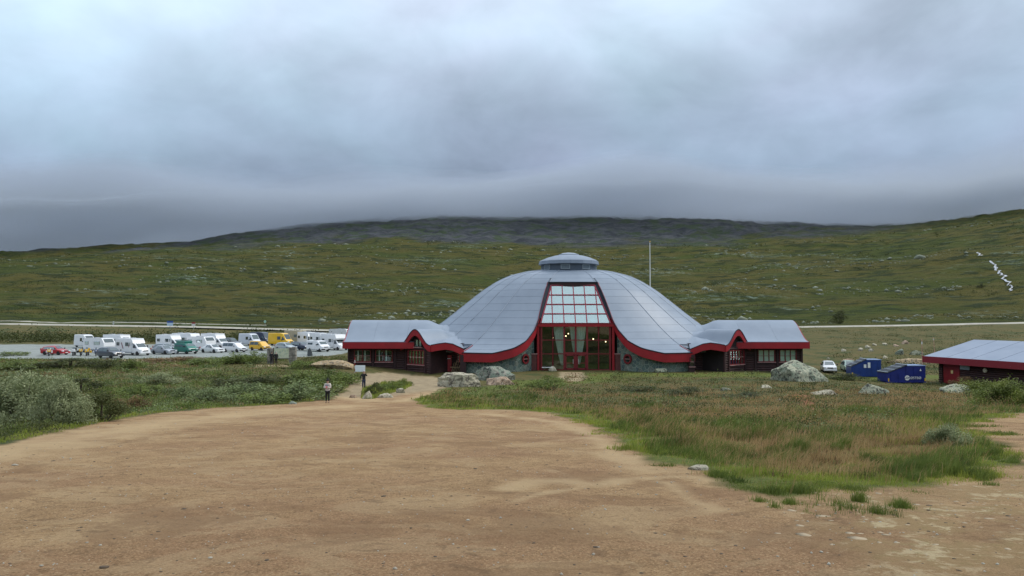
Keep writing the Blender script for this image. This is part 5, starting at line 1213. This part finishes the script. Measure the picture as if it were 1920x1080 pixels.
DOWN = {-1: ((-.25, .03, 1.12), (-.22, -.06, .88)), 1: ((.25, .03, 1.12), (.22, -.06, .88))}
FOLD = {-1: ((-.27, -.02, 1.14), (-.10, -.2, 1.08)), 1: ((.27, -.02, 1.14), (.10, -.2, 1.08))}
BLACKC = pm('black_cloth', (.012, .012, .014), (.02, .02, .022), 6, .85); CREAM = pm('cream_jacket', (.62, .56, .50), (.52, .46, .42), 5, .8, 0, .004, 20)
HAIRD = pm('dark_hair', (.02, .014, .011), (.03, .02, .015), 12, .6); HAIRG = pm('grey_hair', (.42, .38, .34), (.34, .3, .27), 12, .6); JEANS = pm('dark_jeans', (.025, .035, .075), (.018, .025, .05), 10, .85)
g = G(614, 755); p1 = person('person in a cream jacket and dark bobble hat looking down at a phone', g, 0, .9, HOLD, STAND, CREAM, BLACKC, HAIRD, True, BLACKC, 'visitors')
ph = MB().bevbox(-.04, .04, -.075, .075, -.005, .005, .004).build('phone', pm('phone_case', (.45, .05, .08), (.4, .04, .07), 4, .4)); ph.location = (g.x, g.y - .315, g.z + 1.08); ph.rotation_euler = (R(50), 0, 0); tag(ph, 'red phone held by the person in the cream jacket', 'phone')
MB().box(-.13, .13, -.165, -.155, 1.30, 1.36).build('chest_stripe', pm('stripe_blue', (.16, .24, .36), (.14, .2, .32), 4, .7), p1)
g = G(682, 730); person('person in black walking up the path with a hand raised to the face', g, 12, 1.02, FACE, WALK, BLACKC, JEANS, HAIRG, False, None, 'visitors')
g = G(509, 684); person('slimmer dark-clad person on the stone pillar side, reading the map board', g, 175, 1.02, FOLD, STAND, BLACKC, BLACKC, HAIRD, True, None, 'visitors')
g = G(517.5, 684); person('broader dark-clad person facing the middle of the map board', g, 185, 1.0, DOWN, STAND, BLACKC, BLACKC, HAIRG, False, None, 'visitors')

# ------------------------------------------------------------------ rocks
def rockmat(name, c1, c2, c3, dark):
    t = NT(name); co = t.obj()
    a = t.mix(t.step(t.noise(co, 1.6, 6, .65, .3), .36, .62), c1, c2); a = t.mix(t.math('MULTIPLY', t.step(t.noise(co, 3.6, 6, .7), .54, .62), .85), a, c3)
    a = t.mix(t.math('MULTIPLY', t.step(t.noise(co, 2.0, 8, .8, .8), .515, .56), .9), a, dark); a = t.mix(t.math('MULTIPLY', t.step(t.noise(co, 9, 5, .75), .57, .64), .7), a, dark)
    t.put(t.b.inputs['Base Color'], a); t.b.inputs['Roughness'].default_value = .9; t.bump(t.noise(co, 3, 8, .75), 1.0, .25); MATS[name] = t.m; return t.m
RK_L = rockmat('lichen_rock', (.46, .45, .32), (.28, .32, .23), (.13, .19, .15), (.04, .035, .03)); RK_W = rockmat('pale_rock', (.58, .53, .40), (.42, .375, .27), (.33, .34, .25), (.12, .10, .08))
RK_G = rockmat('green_rock', (.22, .29, .22), (.33, .34, .27), (.34, .26, .24), (.04, .045, .04)); RK_P = rockmat('pink_rock', (.48, .35, .25), (.36, .25, .17), (.54, .46, .36), (.13, .09, .06)); RK_O = rockmat('ochre_rock', (.50, .37, .21), (.40, .29, .17), (.46, .43, .34), (.10, .08, .055))
def boulder(name, label, px, py, wpx, hpx, seed, mat, depth=.75, group='rocks and boulders', sub=4, flat=0.0, sink=.22):
    g = G(px, py); k = g.y / FPX; w, h = wpx * k, hpx * k; yy = g.y + w * depth * .4; xx = P(px, py, yy).x; g = Vector((xx, yy, h1(xx, yy)))
    h = max(h, hpx * g.y / FPX + (CAM_Z - g.z) * 0)
    bm = bmesh.new(); bmesh.ops.create_icosphere(bm, subdivisions=sub, radius=1); rnd = random.Random(seed); off = Vector((rnd.uniform(-50, 50), rnd.uniform(-50, 50), seed * 3.1))
    planes = [(Vector((rnd.gauss(0, 1), rnd.gauss(0, 1), rnd.gauss(.3, .6))).normalized(), rnd.uniform(.42, .85)) for _ in range(16)] + [(Vector((.1, -.1, 1)).normalized(), .95 - flat)]
    for v in bm.verts:
        c = v.co.copy(); r = 1 + .22 * mnoise.noise(c * 1.3 + off) + .12 * mnoise.noise(c * 3.1 + off)
        c *= r
        for n, d in planes:
            e = c.dot(n) - d
            if e > 0: c -= n * e * .93
        c += c.normalized() * (.05 * mnoise.noise(c * 5 + off) - .07 * max(0, .25 - abs(mnoise.noise(c * 2.6 + off))) + .03 * mnoise.noise(c * 14 + off)); v.co = c
    zs = [v.co.z for v in bm.verts]; xs = [v.co.x for v in bm.verts]; sx = w / (max(xs) - min(xs)); mx = (max(xs) + min(xs)) / 2; z1 = max(zs); zc = min(zs) + (z1 - min(zs)) * (.25 + sink); sz = h / (z1 - zc)
    for v in bm.verts: v.co = Vector(((v.co.x - mx) * sx, v.co.y * w * .5 * depth, (v.co.z - zc) * sz))
    me = bpy.data.meshes.new(name); bm.to_mesh(me); bm.free(); me.shade_smooth(); me.set_sharp_from_angle(angle=R(24))
    o = link(name, me, mat); o.location = g; o.rotation_euler = (0, 0, rnd.uniform(-.15, .15)); tag(o, label, 'rock', group); return o
B = boulder
B('boulder', 'big lichen-mottled boulder in front of the right log wing', 1507, 716, 114, 38, 6, RK_L, .7, sub=5)
B('boulder', 'pale flat-topped boulder left of the stone wall', 862, 726, 86, 26, 9, RK_W, .55, flat=.4, sub=5); B('boulder', 'greenish boulder behind the pale flat-topped one', 928, 714, 82, 26, 14, RK_G, .6)
B('rock', 'pinkish rock at the foot of the greenish boulder', 940, 722, 58, 15, 21, RK_P, .6); B('rock_outcrop', 'ochre rock outcrop between the car park and the log wing', 622, 692, 84, 15, 31, RK_O, .5, flat=.45)
B('rock', 'flat white rock lying in the heath below the big boulder', 1545, 741, 50, 9, 41, RK_W, .6, flat=.2); B('rock', 'lichened rock in the heath below the blue containers', 1638, 739, 62, 19, 44, RK_L, .6, flat=.15); B('rock', 'grey lichened rock below the shed door', 1792, 738, 62, 17, 47, RK_L, .6, flat=.2)
B('rock', 'flat pale slab at the edge of the foreground grass', 1311, 882, 40, 7, 51, RK_W, 1.1, flat=.55); B('rock', 'pale stone standing at the tip of the planted island by the path', 691, 748, 24, 15, 53, RK_W); B('rock', 'long pale stone bordering the planted island', 722, 746, 34, 9, 55, RK_W, .5, flat=.2)
B('rock', 'small pointed pale stone by the path', 751, 737, 18, 9, 57, RK_W); B('rock', 'small brown stone beside the path behind the person in cream', 662, 746, 15, 6, 59, RK_P); B('rock', 'dark low stone at the rim of the bare earth', 549, 758, 18, 6, 61, RK_G)
B('rock', 'white stone by the left entrance panes', 1036, 696, 18, 9, 63, RK_W); B('rock', 'lichened stone at the foot of the right stone wall', 1240, 699, 27, 8, 65, RK_L); B('rock', 'small white rock in the heath left of the flat white one', 1462, 752, 13, 5, 67, RK_W)
B('rock', 'pale stone in the heath under the right porch', 1362, 733, 22, 6, 69, RK_L); B('rock', 'pale stone between the right porch and the big boulder', 1437, 728, 24, 6, 71, RK_W)
ORD = ('first', 'second', 'third', 'fourth', 'fifth', 'sixth', 'seventh', 'eighth', 'ninth', 'last')
for i, (px, py, w, h, m_) in enumerate(sorted(((1582, 659, 11, 5, RK_W), (1614, 658, 11, 6, RK_W), (1627, 653, 11, 6, RK_W), (1633, 659, 9, 5, RK_W), (1697, 645, 17, 7, RK_P), (1659, 647, 11, 4, RK_W), (1660, 672, 11, 5, RK_W), (1553, 674, 7, 4, RK_W), (1640, 648, 9, 4, RK_W), (1682, 650, 13, 4, RK_P)), key=lambda q: q[0])):
    B('rock', ORD[i] + ' small pale rock on the plain, counted from the log wing towards the shed', px, py, w, h, 80 + i, m_, .8, 'pale rocks on the far plain', 3)
B('rock', 'grey lichened boulder on the plain above the containers', 1686, 665, 17, 11, 95, RK_G, .8, sub=3); B('rock', 'wide grey rock on the plain left of the leaning snow pole', 1718, 666, 26, 9, 97, RK_L, .7, sub=3); B('rock_slab', 'long pale rock slab behind the blue containers', 1705, 682, 84, 8, 99, RK_O, .5, sub=3, flat=.3); B('rock', 'low brown rock behind the two parked cars', 1588, 679, 24, 6, 101, RK_P, .6, sub=3)
a = P(581, 660, 118); o = B('standing_stone', 'dark slate standing stone beside the map board', 581, 668, 10, 16, 111, rockmat('slate_rock', (.09, .10, .11), (.13, .14, .14), (.16, .17, .16), (.04, .045, .05)), .5, sub=3)

def rocks_mesh(C, S, rng, flat=.6):
    bm = bmesh.new(); bmesh.ops.create_icosphere(bm, subdivisions=1, radius=1); bv = np.array([v.co[:] for v in bm.verts]); bf = np.array([[v.index for v in f.verts] for f in bm.faces]); bm.free()
    n, k = len(C), len(bv); j = rng.uniform(.65, 1.25, (n, k, 1)); sc = rng.uniform(.7, 1.4, (n, 1, 3)) * np.array([1, 1, flat]); th_ = rng.uniform(0, 6.3, n); cs, sn = np.cos(th_)[:, None], np.sin(th_)[:, None]
    v = bv[None] * j * sc * S[:, None, None]; vx = v[..., 0] * cs - v[..., 1] * sn; vy = v[..., 0] * sn + v[..., 1] * cs; v = np.stack([vx, vy, v[..., 2]], -1) + C[:, None]
    return v.reshape(-1, 3), (bf[None] + (np.arange(n) * k)[:, None, None]).reshape(-1, 3)
rng = np.random.RandomState(5)
def scatter(n, d0, d1, half, accept):
    X = []; Y = []; tot = 0
    for _ in range(60):
        d = np.exp(rng.uniform(math.log(d0), math.log(d1), n * 2)); u = rng.uniform(-half, half, n * 2); x_, y_ = d * u, d; ok = accept(x_, y_); X.append(x_[ok]); Y.append(y_[ok]); tot += ok.sum()
        if tot >= n: break
    return np.concatenate(X)[:n], np.concatenate(Y)[:n]
SPECK = pm('pale_stone_bits', (.42, .40, .33), (.30, .27, .21), .7, .9); TWIG = pm('dark_clods', (.10, .07, .045), (.06, .045, .03), 2, .9)
X, Y = scatter(900, 4, 40, .75, lambda a, b: (sdist(a, b, SAND) > .3)); S = rng.exponential(.0035, len(X)) + .004 + .00035 * Y
V_, F_q = rocks_mesh(np.stack([X, Y, H(X, Y) + S * .2], 1), S, rng); tag(link('pebbles', arrays_mesh('pebbles', V_, F_q), SPECK), 'small pale pebbles strewn over the bare earth', kind='stuff')
X, Y = scatter(900, 4, 40, .75, lambda a, b: (sdist(a, b, SAND) > .3)); S = rng.exponential(.006, len(X)) + .005 + .0003 * Y
V_, F_q = rocks_mesh(np.stack([X, Y, H(X, Y)], 1), S, rng, .35); tag(link('dirt_clods', arrays_mesh('dirt_clods', V_, F_q), TWIG), 'dark clods and bits of litter on the bare earth', kind='stuff')
X, Y = scatter(110, 7, 26, .75, lambda a, b: (sdist(a, b, GRAVEL) > -.3)); S = rng.exponential(.022, len(X)) + .018
V_, F_q = rocks_mesh(np.stack([X, Y, H(X, Y) - S * .05], 1), S, rng, .16); tag(link('gravel', arrays_mesh('gravel', V_, F_q), pm('flat_stones', (.40, .32, .21), (.32, .25, .16), 1.2, .9)), 'flat pale stones bedded in the trodden ground', kind='stuff')
def hill_ok(a, b):
    nz = fbm(a * .5, b, 45, 4, .6); return (nz + rng.uniform(-.16, .10, len(a)) > .12) & ((a - 0) > -b * .75)
X, Y = scatter(2800, 300, 1050, .78, hill_ok); S = (rng.exponential(.26, len(X)) + .2) * (.6 + Y / 600)
V_, F_q = rocks_mesh(np.stack([X, Y, H(X, Y) + S * .1], 1), S, rng, .5); tag(link('hillside_stones', arrays_mesh('hillside_stones', V_, F_q), pm('fell_stone', (.25, .27, .20), (.15, .17, .12), .05, .9)), 'pale boulders scattered over the fell side', kind='stuff')

# ------------------------------------------------------------------ foliage
def quads(C, size, rng, elong=2.0, up=.4):
    """one pointed leaf at every point"""
    n = len(C); d = rng.normal(size=(n, 3)); d[:, 2] += up; d /= np.linalg.norm(d, axis=1)[:, None]; q = rng.normal(size=(n, 3)); s = np.cross(d, q); s /= np.linalg.norm(s, axis=1)[:, None] + 1e-9
    L = (np.asarray(size) * rng.uniform(.7, 1.3, n))[:, None]; w = L / elong / 2
    V = np.stack([C - d * L * .5, C + s * w, C + d * L * .5, C - s * w], 1).reshape(-1, 3); return V, np.arange(4 * n).reshape(-1, 4)
LM = {'willow': leafmat('willow_leaf', (.265, .300, .145), (.370, .395, .225), (.135, .165, .066)), 'green': leafmat('green_leaf', (.140, .190, .040), (.215, .260, .066), (.065, .095, .022)), 'dark': leafmat('dark_leaf', (.066, .082, .022), (.105, .115, .036), (.034, .044, .014)),
      'bright': leafmat('bright_leaf', (.155, .195, .030), (.225, .255, .060), (.080, .110, .020)), 'bluish': leafmat('bluish_leaf', (.165, .215, .085), (.250, .300, .130), (.075, .105, .038)), 'rust': leafmat('rust_leaf', (.24, .15, .065), (.31, .21, .10), (.13, .085, .04))}
STEMM = pm('shrub_stem', (.085, .062, .042), (.055, .04, .03), 6, .9)
_sh = {}
def shrub_proto(tone, var, n, leaf):
    k = (tone, var, n)
    if k in _sh: return _sh[k]
    r_ = np.random.RandomState(100 + var * 7 + len(tone)); nb = 15; C = []; cen = []
    for i in range(nb):
        a = r_.uniform(0, 6.28); q = r_.uniform(0, .36) ** .8; z_ = r_.uniform(.18, .80) * (1 - .5 * q / .42); cen.append((q * math.cos(a) * 1.15, q * math.sin(a) * 1.15, z_, r_.uniform(.13, .24)))
    for cx, cy, cz, cr in cen:
        m_ = n // nb; d = r_.normal(size=(m_, 3)); d /= np.linalg.norm(d, axis=1)[:, None]; rr_ = cr * (r_.uniform(.25, 1.12, m_) ** .6)[:, None]
        p_ = np.array([cx, cy, cz]) + d * rr_ * np.array([1, 1, .9]); sp = r_.uniform(0, 1, m_) < .10; p_[sp, 2] += r_.uniform(.02, .14, sp.sum()); C.append(p_)
    C = np.concatenate(C); C = C[C[:, 2] > .0]; V, F = quads(C, leaf, r_, 2.1, .6); me = arrays_mesh('foliage', V, F); me.materials.append(LM[tone])
    mb = MB()
    for cx, cy, cz, cr in cen:
        b = Vector((cx * .2, cy * .2, -.06)); t_ = Vector((cx, cy, cz + cr * .3)); mid = b.lerp(t_, .5) + Vector((cx * .12, cy * .12, .03)); mb.tube([b, mid, t_], .011, 5, .004)
    so = mb.build('stem', STEMM, None, 60); sm = so.data; bpy.data.objects.remove(so); _sh[k] = (me, sm); return _sh[k]
shr_i = [0]
def shrub(label, px, py, wpx, hpx, tone, n=2600, leaf=.05, group='willow scrub and bushes', dz=0.0):
    g = G(px, py); k = g.y / FPX; i = shr_i[0]; shr_i[0] += 1; me, sm = shrub_proto(tone, i % 3, n, leaf); yy = g.y + wpx * k * .25; xx = P(px, py, yy).x; o = empty('shrub', (xx, yy, h1(xx, yy) - .05), i * 2.1); o.scale = (wpx * k * 1.05, wpx * k * .8, hpx * k * 1.12); tag(o, label, 'shrub', group)
    for nm, m_ in (('foliage', me), ('stem', sm)): c = bpy.data.objects.new(nm, m_); COL.objects.link(c); c.parent = o
S_ = shrub
S_('large grey-green willow bush at the left edge of the picture', 38, 806, 190, 150, 'willow', 16000, .030); S_('rounder willow bush leaning against the large one at the left edge', 112, 800, 130, 98, 'willow', 12000, .034)
S_('dark leafy bush right of the two foreground willows', 188, 792, 120, 58, 'dark', 9000, .036); S_('rust-brown dry bush at the rim of the bare earth', 245, 772, 70, 40, 'rust', 3000, .05)
S_('pale bluish willow at the near edge of the willow thicket', 395, 757, 120, 34, 'bluish'); S_('bluish willow, last of the thicket towards the rust-brown bush', 345, 748, 80, 32, 'bluish'); S_('willow in the middle of the thicket', 455, 750, 130, 44, 'bluish'); S_('low willow in front of the thicket', 480, 758, 130, 34, 'green')
S_('wide willow behind the person in the cream jacket', 560, 752, 140, 46, 'bluish'); S_('dark green willow beside the path in the cream person\'s rear', 622, 738, 110, 48, 'green'); S_('dense green bush beside the white sign', 645, 722, 72, 38, 'green'); S_('willow at the top of the thicket under the outcrop', 565, 722, 130, 30, 'green'); S_('dark willow far back in the thicket', 470, 728, 150, 26, 'dark')
S_('pale willow in the middle of the heath on the left', 300, 722, 90, 24, 'willow'); S_('dark bush in the heath below the light track', 150, 738, 120, 28, 'dark'); S_('green bush right of the dark heath bush', 268, 744, 90, 26, 'green'); S_('dark bush between the car park and the light path', 200, 692, 90, 19, 'dark'); S_('broad dark bush in front of the motorcycles', 130, 692, 150, 19, 'dark'); S_('green bush at the left edge before the car park', 40, 694, 130, 18, 'green'); S_('small green bush at the left edge of the tarmac', 22, 668, 60, 14, 'green'); S_('round bush by the bend of the light path', 246, 692, 60, 22, 'green')
S_('grassy bush before the silver car', 330, 680, 120, 13, 'rust'); S_('low green bush before the green camper', 385, 682, 110, 15, 'green'); S_('green bush before the white saloon car', 440, 684, 90, 26, 'green'); S_('green bush left of the map board', 480, 682, 60, 26, 'green'); S_('thick green bush right of the map board', 562, 692, 66, 26, 'green')
S_('green bush at the tip of the planted island', 704, 742, 46, 26, 'dark'); S_('tall green bush on the planted island', 738, 733, 56, 22, 'green'); S_('yellow-green bush on the planted island near the yard', 757, 724, 34, 16, 'bright')
S_('big bright green bush at the right edge before the shed', 1890, 764, 140, 62, 'bright', 9000, .034); S_('bright bush under the shed wall', 1842, 742, 90, 40, 'bright', 5000, .04); S_('yellowish bush by the shed door', 1806, 726, 46, 24, 'rust'); S_('grey-green willow on the grass mound', 1778, 838, 96, 52, 'willow', 7000, .04)
S_('bright green bush in the grass before the entrance', 1030, 733, 80, 32, 'green'); S_('low green bush right of the entrance path', 1205, 735, 90, 14, 'dark'); S_('dark creeping bush on the slope below the right stone wall', 1290, 742, 110, 16, 'dark'); S_('creeping bush below the right porch', 1400, 748, 120, 14, 'dark')
S_('low heath bush hiding the wheels of the white car behind the boulder', 1578, 713, 90, 15, 'dark', 2600, .05); S_('tall dark bush on the fell above the road', 1576, 607, 48, 26, 'dark', group='bushes on the fell'); S_('small dark bush on the fell near the stream', 1840, 541, 16, 10, 'dark', group='bushes on the fell')

# dense willow belt behind the car park
def mass(name, label, X, Y, hh, per, leaf, mat, rng, spread):
    n = len(X); Z = H(X, Y); C = np.stack([X, Y, Z], 1)[:, None] + rng.normal(size=(n, per, 3)) * np.stack([spread, spread, hh * .3], 1)[:, None]; C[..., 2] = Z[:, None] + np.abs(rng.normal(size=(n, per))) * hh[:, None] * .5
    V, F = quads(C.reshape(-1, 3), np.repeat(leaf, per), rng, 1.6, .3); return tag(link(name, arrays_mesh(name, V, F), mat), label, kind='stuff')
X = rng.uniform(-215, -22, 620); Y = 176 + 42 * rng.uniform(0, 1, 620) ** 1.4 + X * 0; hh = (1.5 + 1.3 * rng.rand(620)) * np.clip(1.15 - (X + 60) / 90, .35, 1.1) * np.clip(1.2 - (Y - 176) / 50, .4, 1)
mass('shrubbery', 'dark willow belt behind the car park', X, Y, hh, 70, np.full(620, .42), LM['dark'], rng, np.full(620, 1.2))
X, Y = scatter(2800, 285, 1000, .76, lambda a, b: fbm(a * .6 + 500, b, 40, 4, .6) + rng.uniform(-.2, .12, len(a)) > .08); n = len(X); mass('hillside_scrub', 'dark low scrub dotted over the fell', X, Y, .3 + .0012 * Y * rng.uniform(.6, 1.6, n), 14, .0013 * Y + .1, LM['dark'], rng, .0020 * Y * rng.uniform(.4, 2, n) + .3)
X, Y = scatter(900, 100, 250, .76, lambda a, b: (a > 12) & ((b > 128) | (a > 43)) & (fbm(a, b, 14, 3) + rng.uniform(-.2, .1, len(a)) > .04)); n = len(X); mass('plain_scrub', 'low scrub on the plain between building and road', X, Y, .25 + rng.uniform(.1, .5, n), 24, np.full(n, .2), LM['dark'], rng, np.full(n, .9))

def blades(name, label, X, Y, hh, ww, mat, lean=.35, curl=.5):
    n = len(X); Z = H(X, Y); a = rng.uniform(0, 6.28, n); hh = hh * np.clip(.75 + 2.2 * patch(X, Y, .9, 21), .3, 1.7) * rng.uniform(.6, 1.25, n); L = hh; dx = np.cos(a) * rng.uniform(.1, .6, n) * L + lean * L * rng.uniform(.3, 1, n); dy = np.sin(a) * rng.uniform(.1, .5, n) * L; sa = rng.uniform(0, 3.14, n); sx, sy = np.cos(sa) * ww / 2, np.sin(sa) * ww / 2 * .6
    b = np.stack([X, Y, Z - .02], 1); m_ = b + np.stack([dx * .35, dy * .35, L * .62], 1); t_ = b + np.stack([dx, dy, L * rng.uniform(.8, 1, n)], 1); s = np.stack([sx, sy, 0 * sx], 1)
    V = np.stack([b - s, b + s, m_ - s * .8, m_ + s * .8, t_ - s * .12, t_ + s * .12], 1).reshape(-1, 3); i = np.arange(n)[:, None] * 6; F = np.concatenate([i + np.array([[0, 1, 3, 2]]), i + np.array([[2, 3, 5, 4]])], 0)
    tag(link(name, arrays_mesh(name, V, F), mat), label, kind='stuff')
GRN = leafmat('grass_green', (.250, .300, .040), (.350, .385, .070), (.155, .195, .030), .3); GRD = leafmat('grass_deep', (.120, .170, .030), (.190, .235, .050), (.070, .100, .020), .3); DRY = leafmat('grass_dry', (.420, .260, .110), (.540, .370, .180), (.280, .170, .075), .3); HTH = leafmat('heath_sprigs', (.130, .138, .034), (.200, .188, .056), (.055, .060, .020), .2); HTR = leafmat('heath_brown', (.175, .098, .045), (.235, .145, .065), (.090, .060, .028), .2)
inM = lambda a, b: sdist(a, b, MOUND)
def w_of(Y, k=.00062, mn=.005): return np.maximum(mn, k * Y) * rng.uniform(.7, 1.4, len(Y))
EDGE_L = GP(MOUND_EDGE[:24])
patch = lambda a, b, s, sd: fbm(a + sd * 31, b - sd * 17, s, 3)
X, Y = scatter(95000, 8, 62, .72, lambda a, b: (inM(a, b) + patch(a, b, .8, 1) * 1.6 + patch(a, b, 2.4, 15) * 1.4 + rng.normal(0, .12, len(a)) > .0) & (ldist(a, b, EDGE_L) < 1.1 + .07 * b + 2.5 * patch(a, b, 3, 2)) & (patch(a, b, .8, 3) + rng.uniform(-.3, .3, len(a)) > -.22)); blades('grass', 'short green grass along the edge of the bare earth', X, Y, rng.uniform(.05, .13, len(X)) * (1 + .6 * (patch(X, Y, 1.5, 4) > .1)), w_of(Y), GRN, .15)
X, Y = scatter(34000, 8.5, 60, .72, lambda a, b: (inM(a, b) > .3) & (patch(a, b, 1.9, 5) + rng.uniform(-.05, .05, len(a)) > .07) & (ldist(a, b, EDGE_L) < 2.5 + .16 * b)); blades('tall_grass', 'taller green tussocks leaning in the wind', X, Y, rng.uniform(.18, .40, len(X)), w_of(Y, .00055), GRD, .5)
X, Y = scatter(9000, 9, 60, .72, lambda a, b: (inM(a, b) > .2)); blades('dead_stems', 'sparse pale dead stems standing above the grass', X, Y, rng.uniform(.2, .5, len(X)), w_of(Y, .0004, .004), DRY, .6)
X, Y = scatter(42000, 10, 75, .72, lambda a, b: (inM(a, b) > .8) & (patch(a, b, 4.5, 6) + rng.uniform(-.12, .12, len(a)) > .07) & (ldist(a, b, EDGE_L) > 1.2)); blades('dry_grass', 'tall dry reddish grass on the mound', X, Y, rng.uniform(.18, .42, len(X)), w_of(Y, .00045, .004), DRY, .45)
X, Y = scatter(60000, 10, 95, .72, lambda a, b: (inM(a, b) > .5) & (ldist(a, b, EDGE_L) > .9)); k = patch(X, Y, 5, 8) > .10
for nm, lab, sel, m_ in (('heath', 'dark low heath covering the mound', ~k, HTH), ('brown_heath', 'brownish heath patches on the mound', k, HTR)): blades(nm, lab, X[sel], Y[sel], rng.uniform(.06, .2, sel.sum()), w_of(Y[sel], .0009, .008), m_, .1)
offS = lambda a, b: (sdist(a, b, SAND) < -.1) & (a < np.interp(b, [0, 60, 75, 90, 120], [-10, -12, -14, -22, -26])) & (sdist(a, b, LOT) < 0)
X, Y = scatter(52000, 17, 118, .74, lambda a, b: offS(a, b)); k = patch(X, Y, 6, 9); e = ldist(X, Y, SAND)
for nm, lab, sel, m_, h0, h1_ in (('undergrowth', 'dark heath and sedge left of the path', (k <= .03) & (e > 1.2), HTH, .08, .3), ('green_undergrowth', 'greener sedge between the willows', (k > .03) & (e > 1.2), GRD, .1, .34), ('edge_grass', 'green grass fringing the bare earth on the left', e <= 1.2, GRN, .06, .2)): blades(nm, lab, X[sel], Y[sel], rng.uniform(h0, h1_, sel.sum()), w_of(Y[sel], .0008), m_, .1)
TC = [(1540, 955, 34, 10), (1575, 950, 26, 12), (1520, 962, 14, 6), (1400, 915, 30, 7), (1445, 925, 22, 6), (1350, 893, 26, 6), (1480, 945, 12, 4), (1500, 922, 26, 5), (1665, 966, 16, 4), (1690, 951, 18, 4), (1640, 962, 8, 3), (1745, 955, 6, 2), (1560, 905, 40, 6), (1240, 873, 24, 4), (1455, 952, 12, 3), (1425, 940, 14, 3), (1610, 940, 12, 3), (1385, 905, 22, 5), (1600, 918, 30, 5), (1720, 922, 24, 4), (1830, 895, 20, 5), (1850, 838, 40, 6), (1880, 815, 26, 4), (1840, 800, 30, 4)]
tx, ty = [], []
for px, py, rx, ry in TC:
    g = G(px, py); k = g.y / FPX; n = int(40 * rx); tx.append(g.x + rng.normal(0, rx * k * .5, n)); ty.append(g.y + rng.normal(0, ry * k * 3.0, n))
tx = np.concatenate(tx); ty = np.concatenate(ty); ok = patch(tx, ty, .35, 30) + rng.uniform(-.2, .2, len(tx)) > -.02; tx, ty = tx[ok], ty[ok]
blades('grass_tufts', 'scattered green tufts where the grass thins into bare earth', tx, ty, rng.uniform(.05, .17, len(tx)), w_of(ty), GRD, .15)
tx, ty, tl = [], [], []
for px, py, rx, n in ((1690, 885, 60, 2600), (1655, 872, 40, 1500), (1400, 808, 70, 3200), (1440, 826, 50, 1800), (1330, 800, 50, 1500), (1560, 845, 40, 1200), (1840, 858, 60, 1800), (1750, 888, 50, 1500), (1230, 800, 50, 1300), (1130, 778, 50, 1300), (1480, 850, 40, 1200), (1050, 752, 50, 900)):
    g = G(px, py); k = g.y / FPX; c = max(3, n // 160)
    for cx, cy in zip(rng.normal(g.x, rx * k * .5, c), rng.normal(g.y, rx * k * .8, c)): m = n // c; tx.append(rng.normal(cx, .07, m)); ty.append(rng.normal(cy, .07, m)); tl.append(rng.uniform(.18, .42) * rng.uniform(.6, 1.1, m))
tx, ty, tl = np.concatenate(tx), np.concatenate(ty), np.concatenate(tl); blades('tussocks', 'deep green grass tussocks bent over by the wind', tx, ty, tl, w_of(ty, .0006), GRD, .55)
isl_x = rng.uniform(ISLAND[:, 0].min(), ISLAND[:, 0].max(), 9000); isl_y = rng.uniform(ISLAND[:, 1].min(), ISLAND[:, 1].max(), 9000); ok = sdist(isl_x, isl_y, ISLAND) > 0; blades('island_grass', 'grass on the planted island by the path', isl_x[ok], isl_y[ok], rng.uniform(.1, .35, ok.sum()), w_of(isl_y[ok]), GRN, .1)

def clumps(n, d0, d1, acc, kind):
    X, Y = scatter(n, d0, d1, .75, acc); k = patch(X, Y, 7, 12); q = patch(X, Y, 3.5, 14)
    for nm, lab, sel, m_ in (('dark_clumps', 'dark crowberry clumps ', (k < .02) & (q < .06), 'dark'), ('green_clumps', 'green dwarf birch clumps ', (k >= .02) & (q < .06), 'green'), ('rust_clumps', 'rusty dry clumps ', (q >= .06) & (q < .12), 'rust'), ('grey_clumps', 'grey-green dwarf willow clumps ', q >= .12, 'bluish')):
        m = sel.sum()
        if m: mass(nm, lab + kind, X[sel], Y[sel], rng.uniform(.12, .5, m) * (1.0 if m_ != 'rust' else .6), 26, .0013 * Y[sel] + .03, LM[m_], rng, rng.uniform(.15, .5, m))
clumps(3000, 20, 116, lambda a, b: offS(a, b) & (ldist(a, b, SAND) > .7) & (ldist(a, b, TRACK) > .9), 'left of the path')
clumps(1300, 22, 94, lambda a, b: (inM(a, b) > .8) & (ldist(a, b, EDGE_L) > 2.2 + .03 * b), 'on the mound before the building')
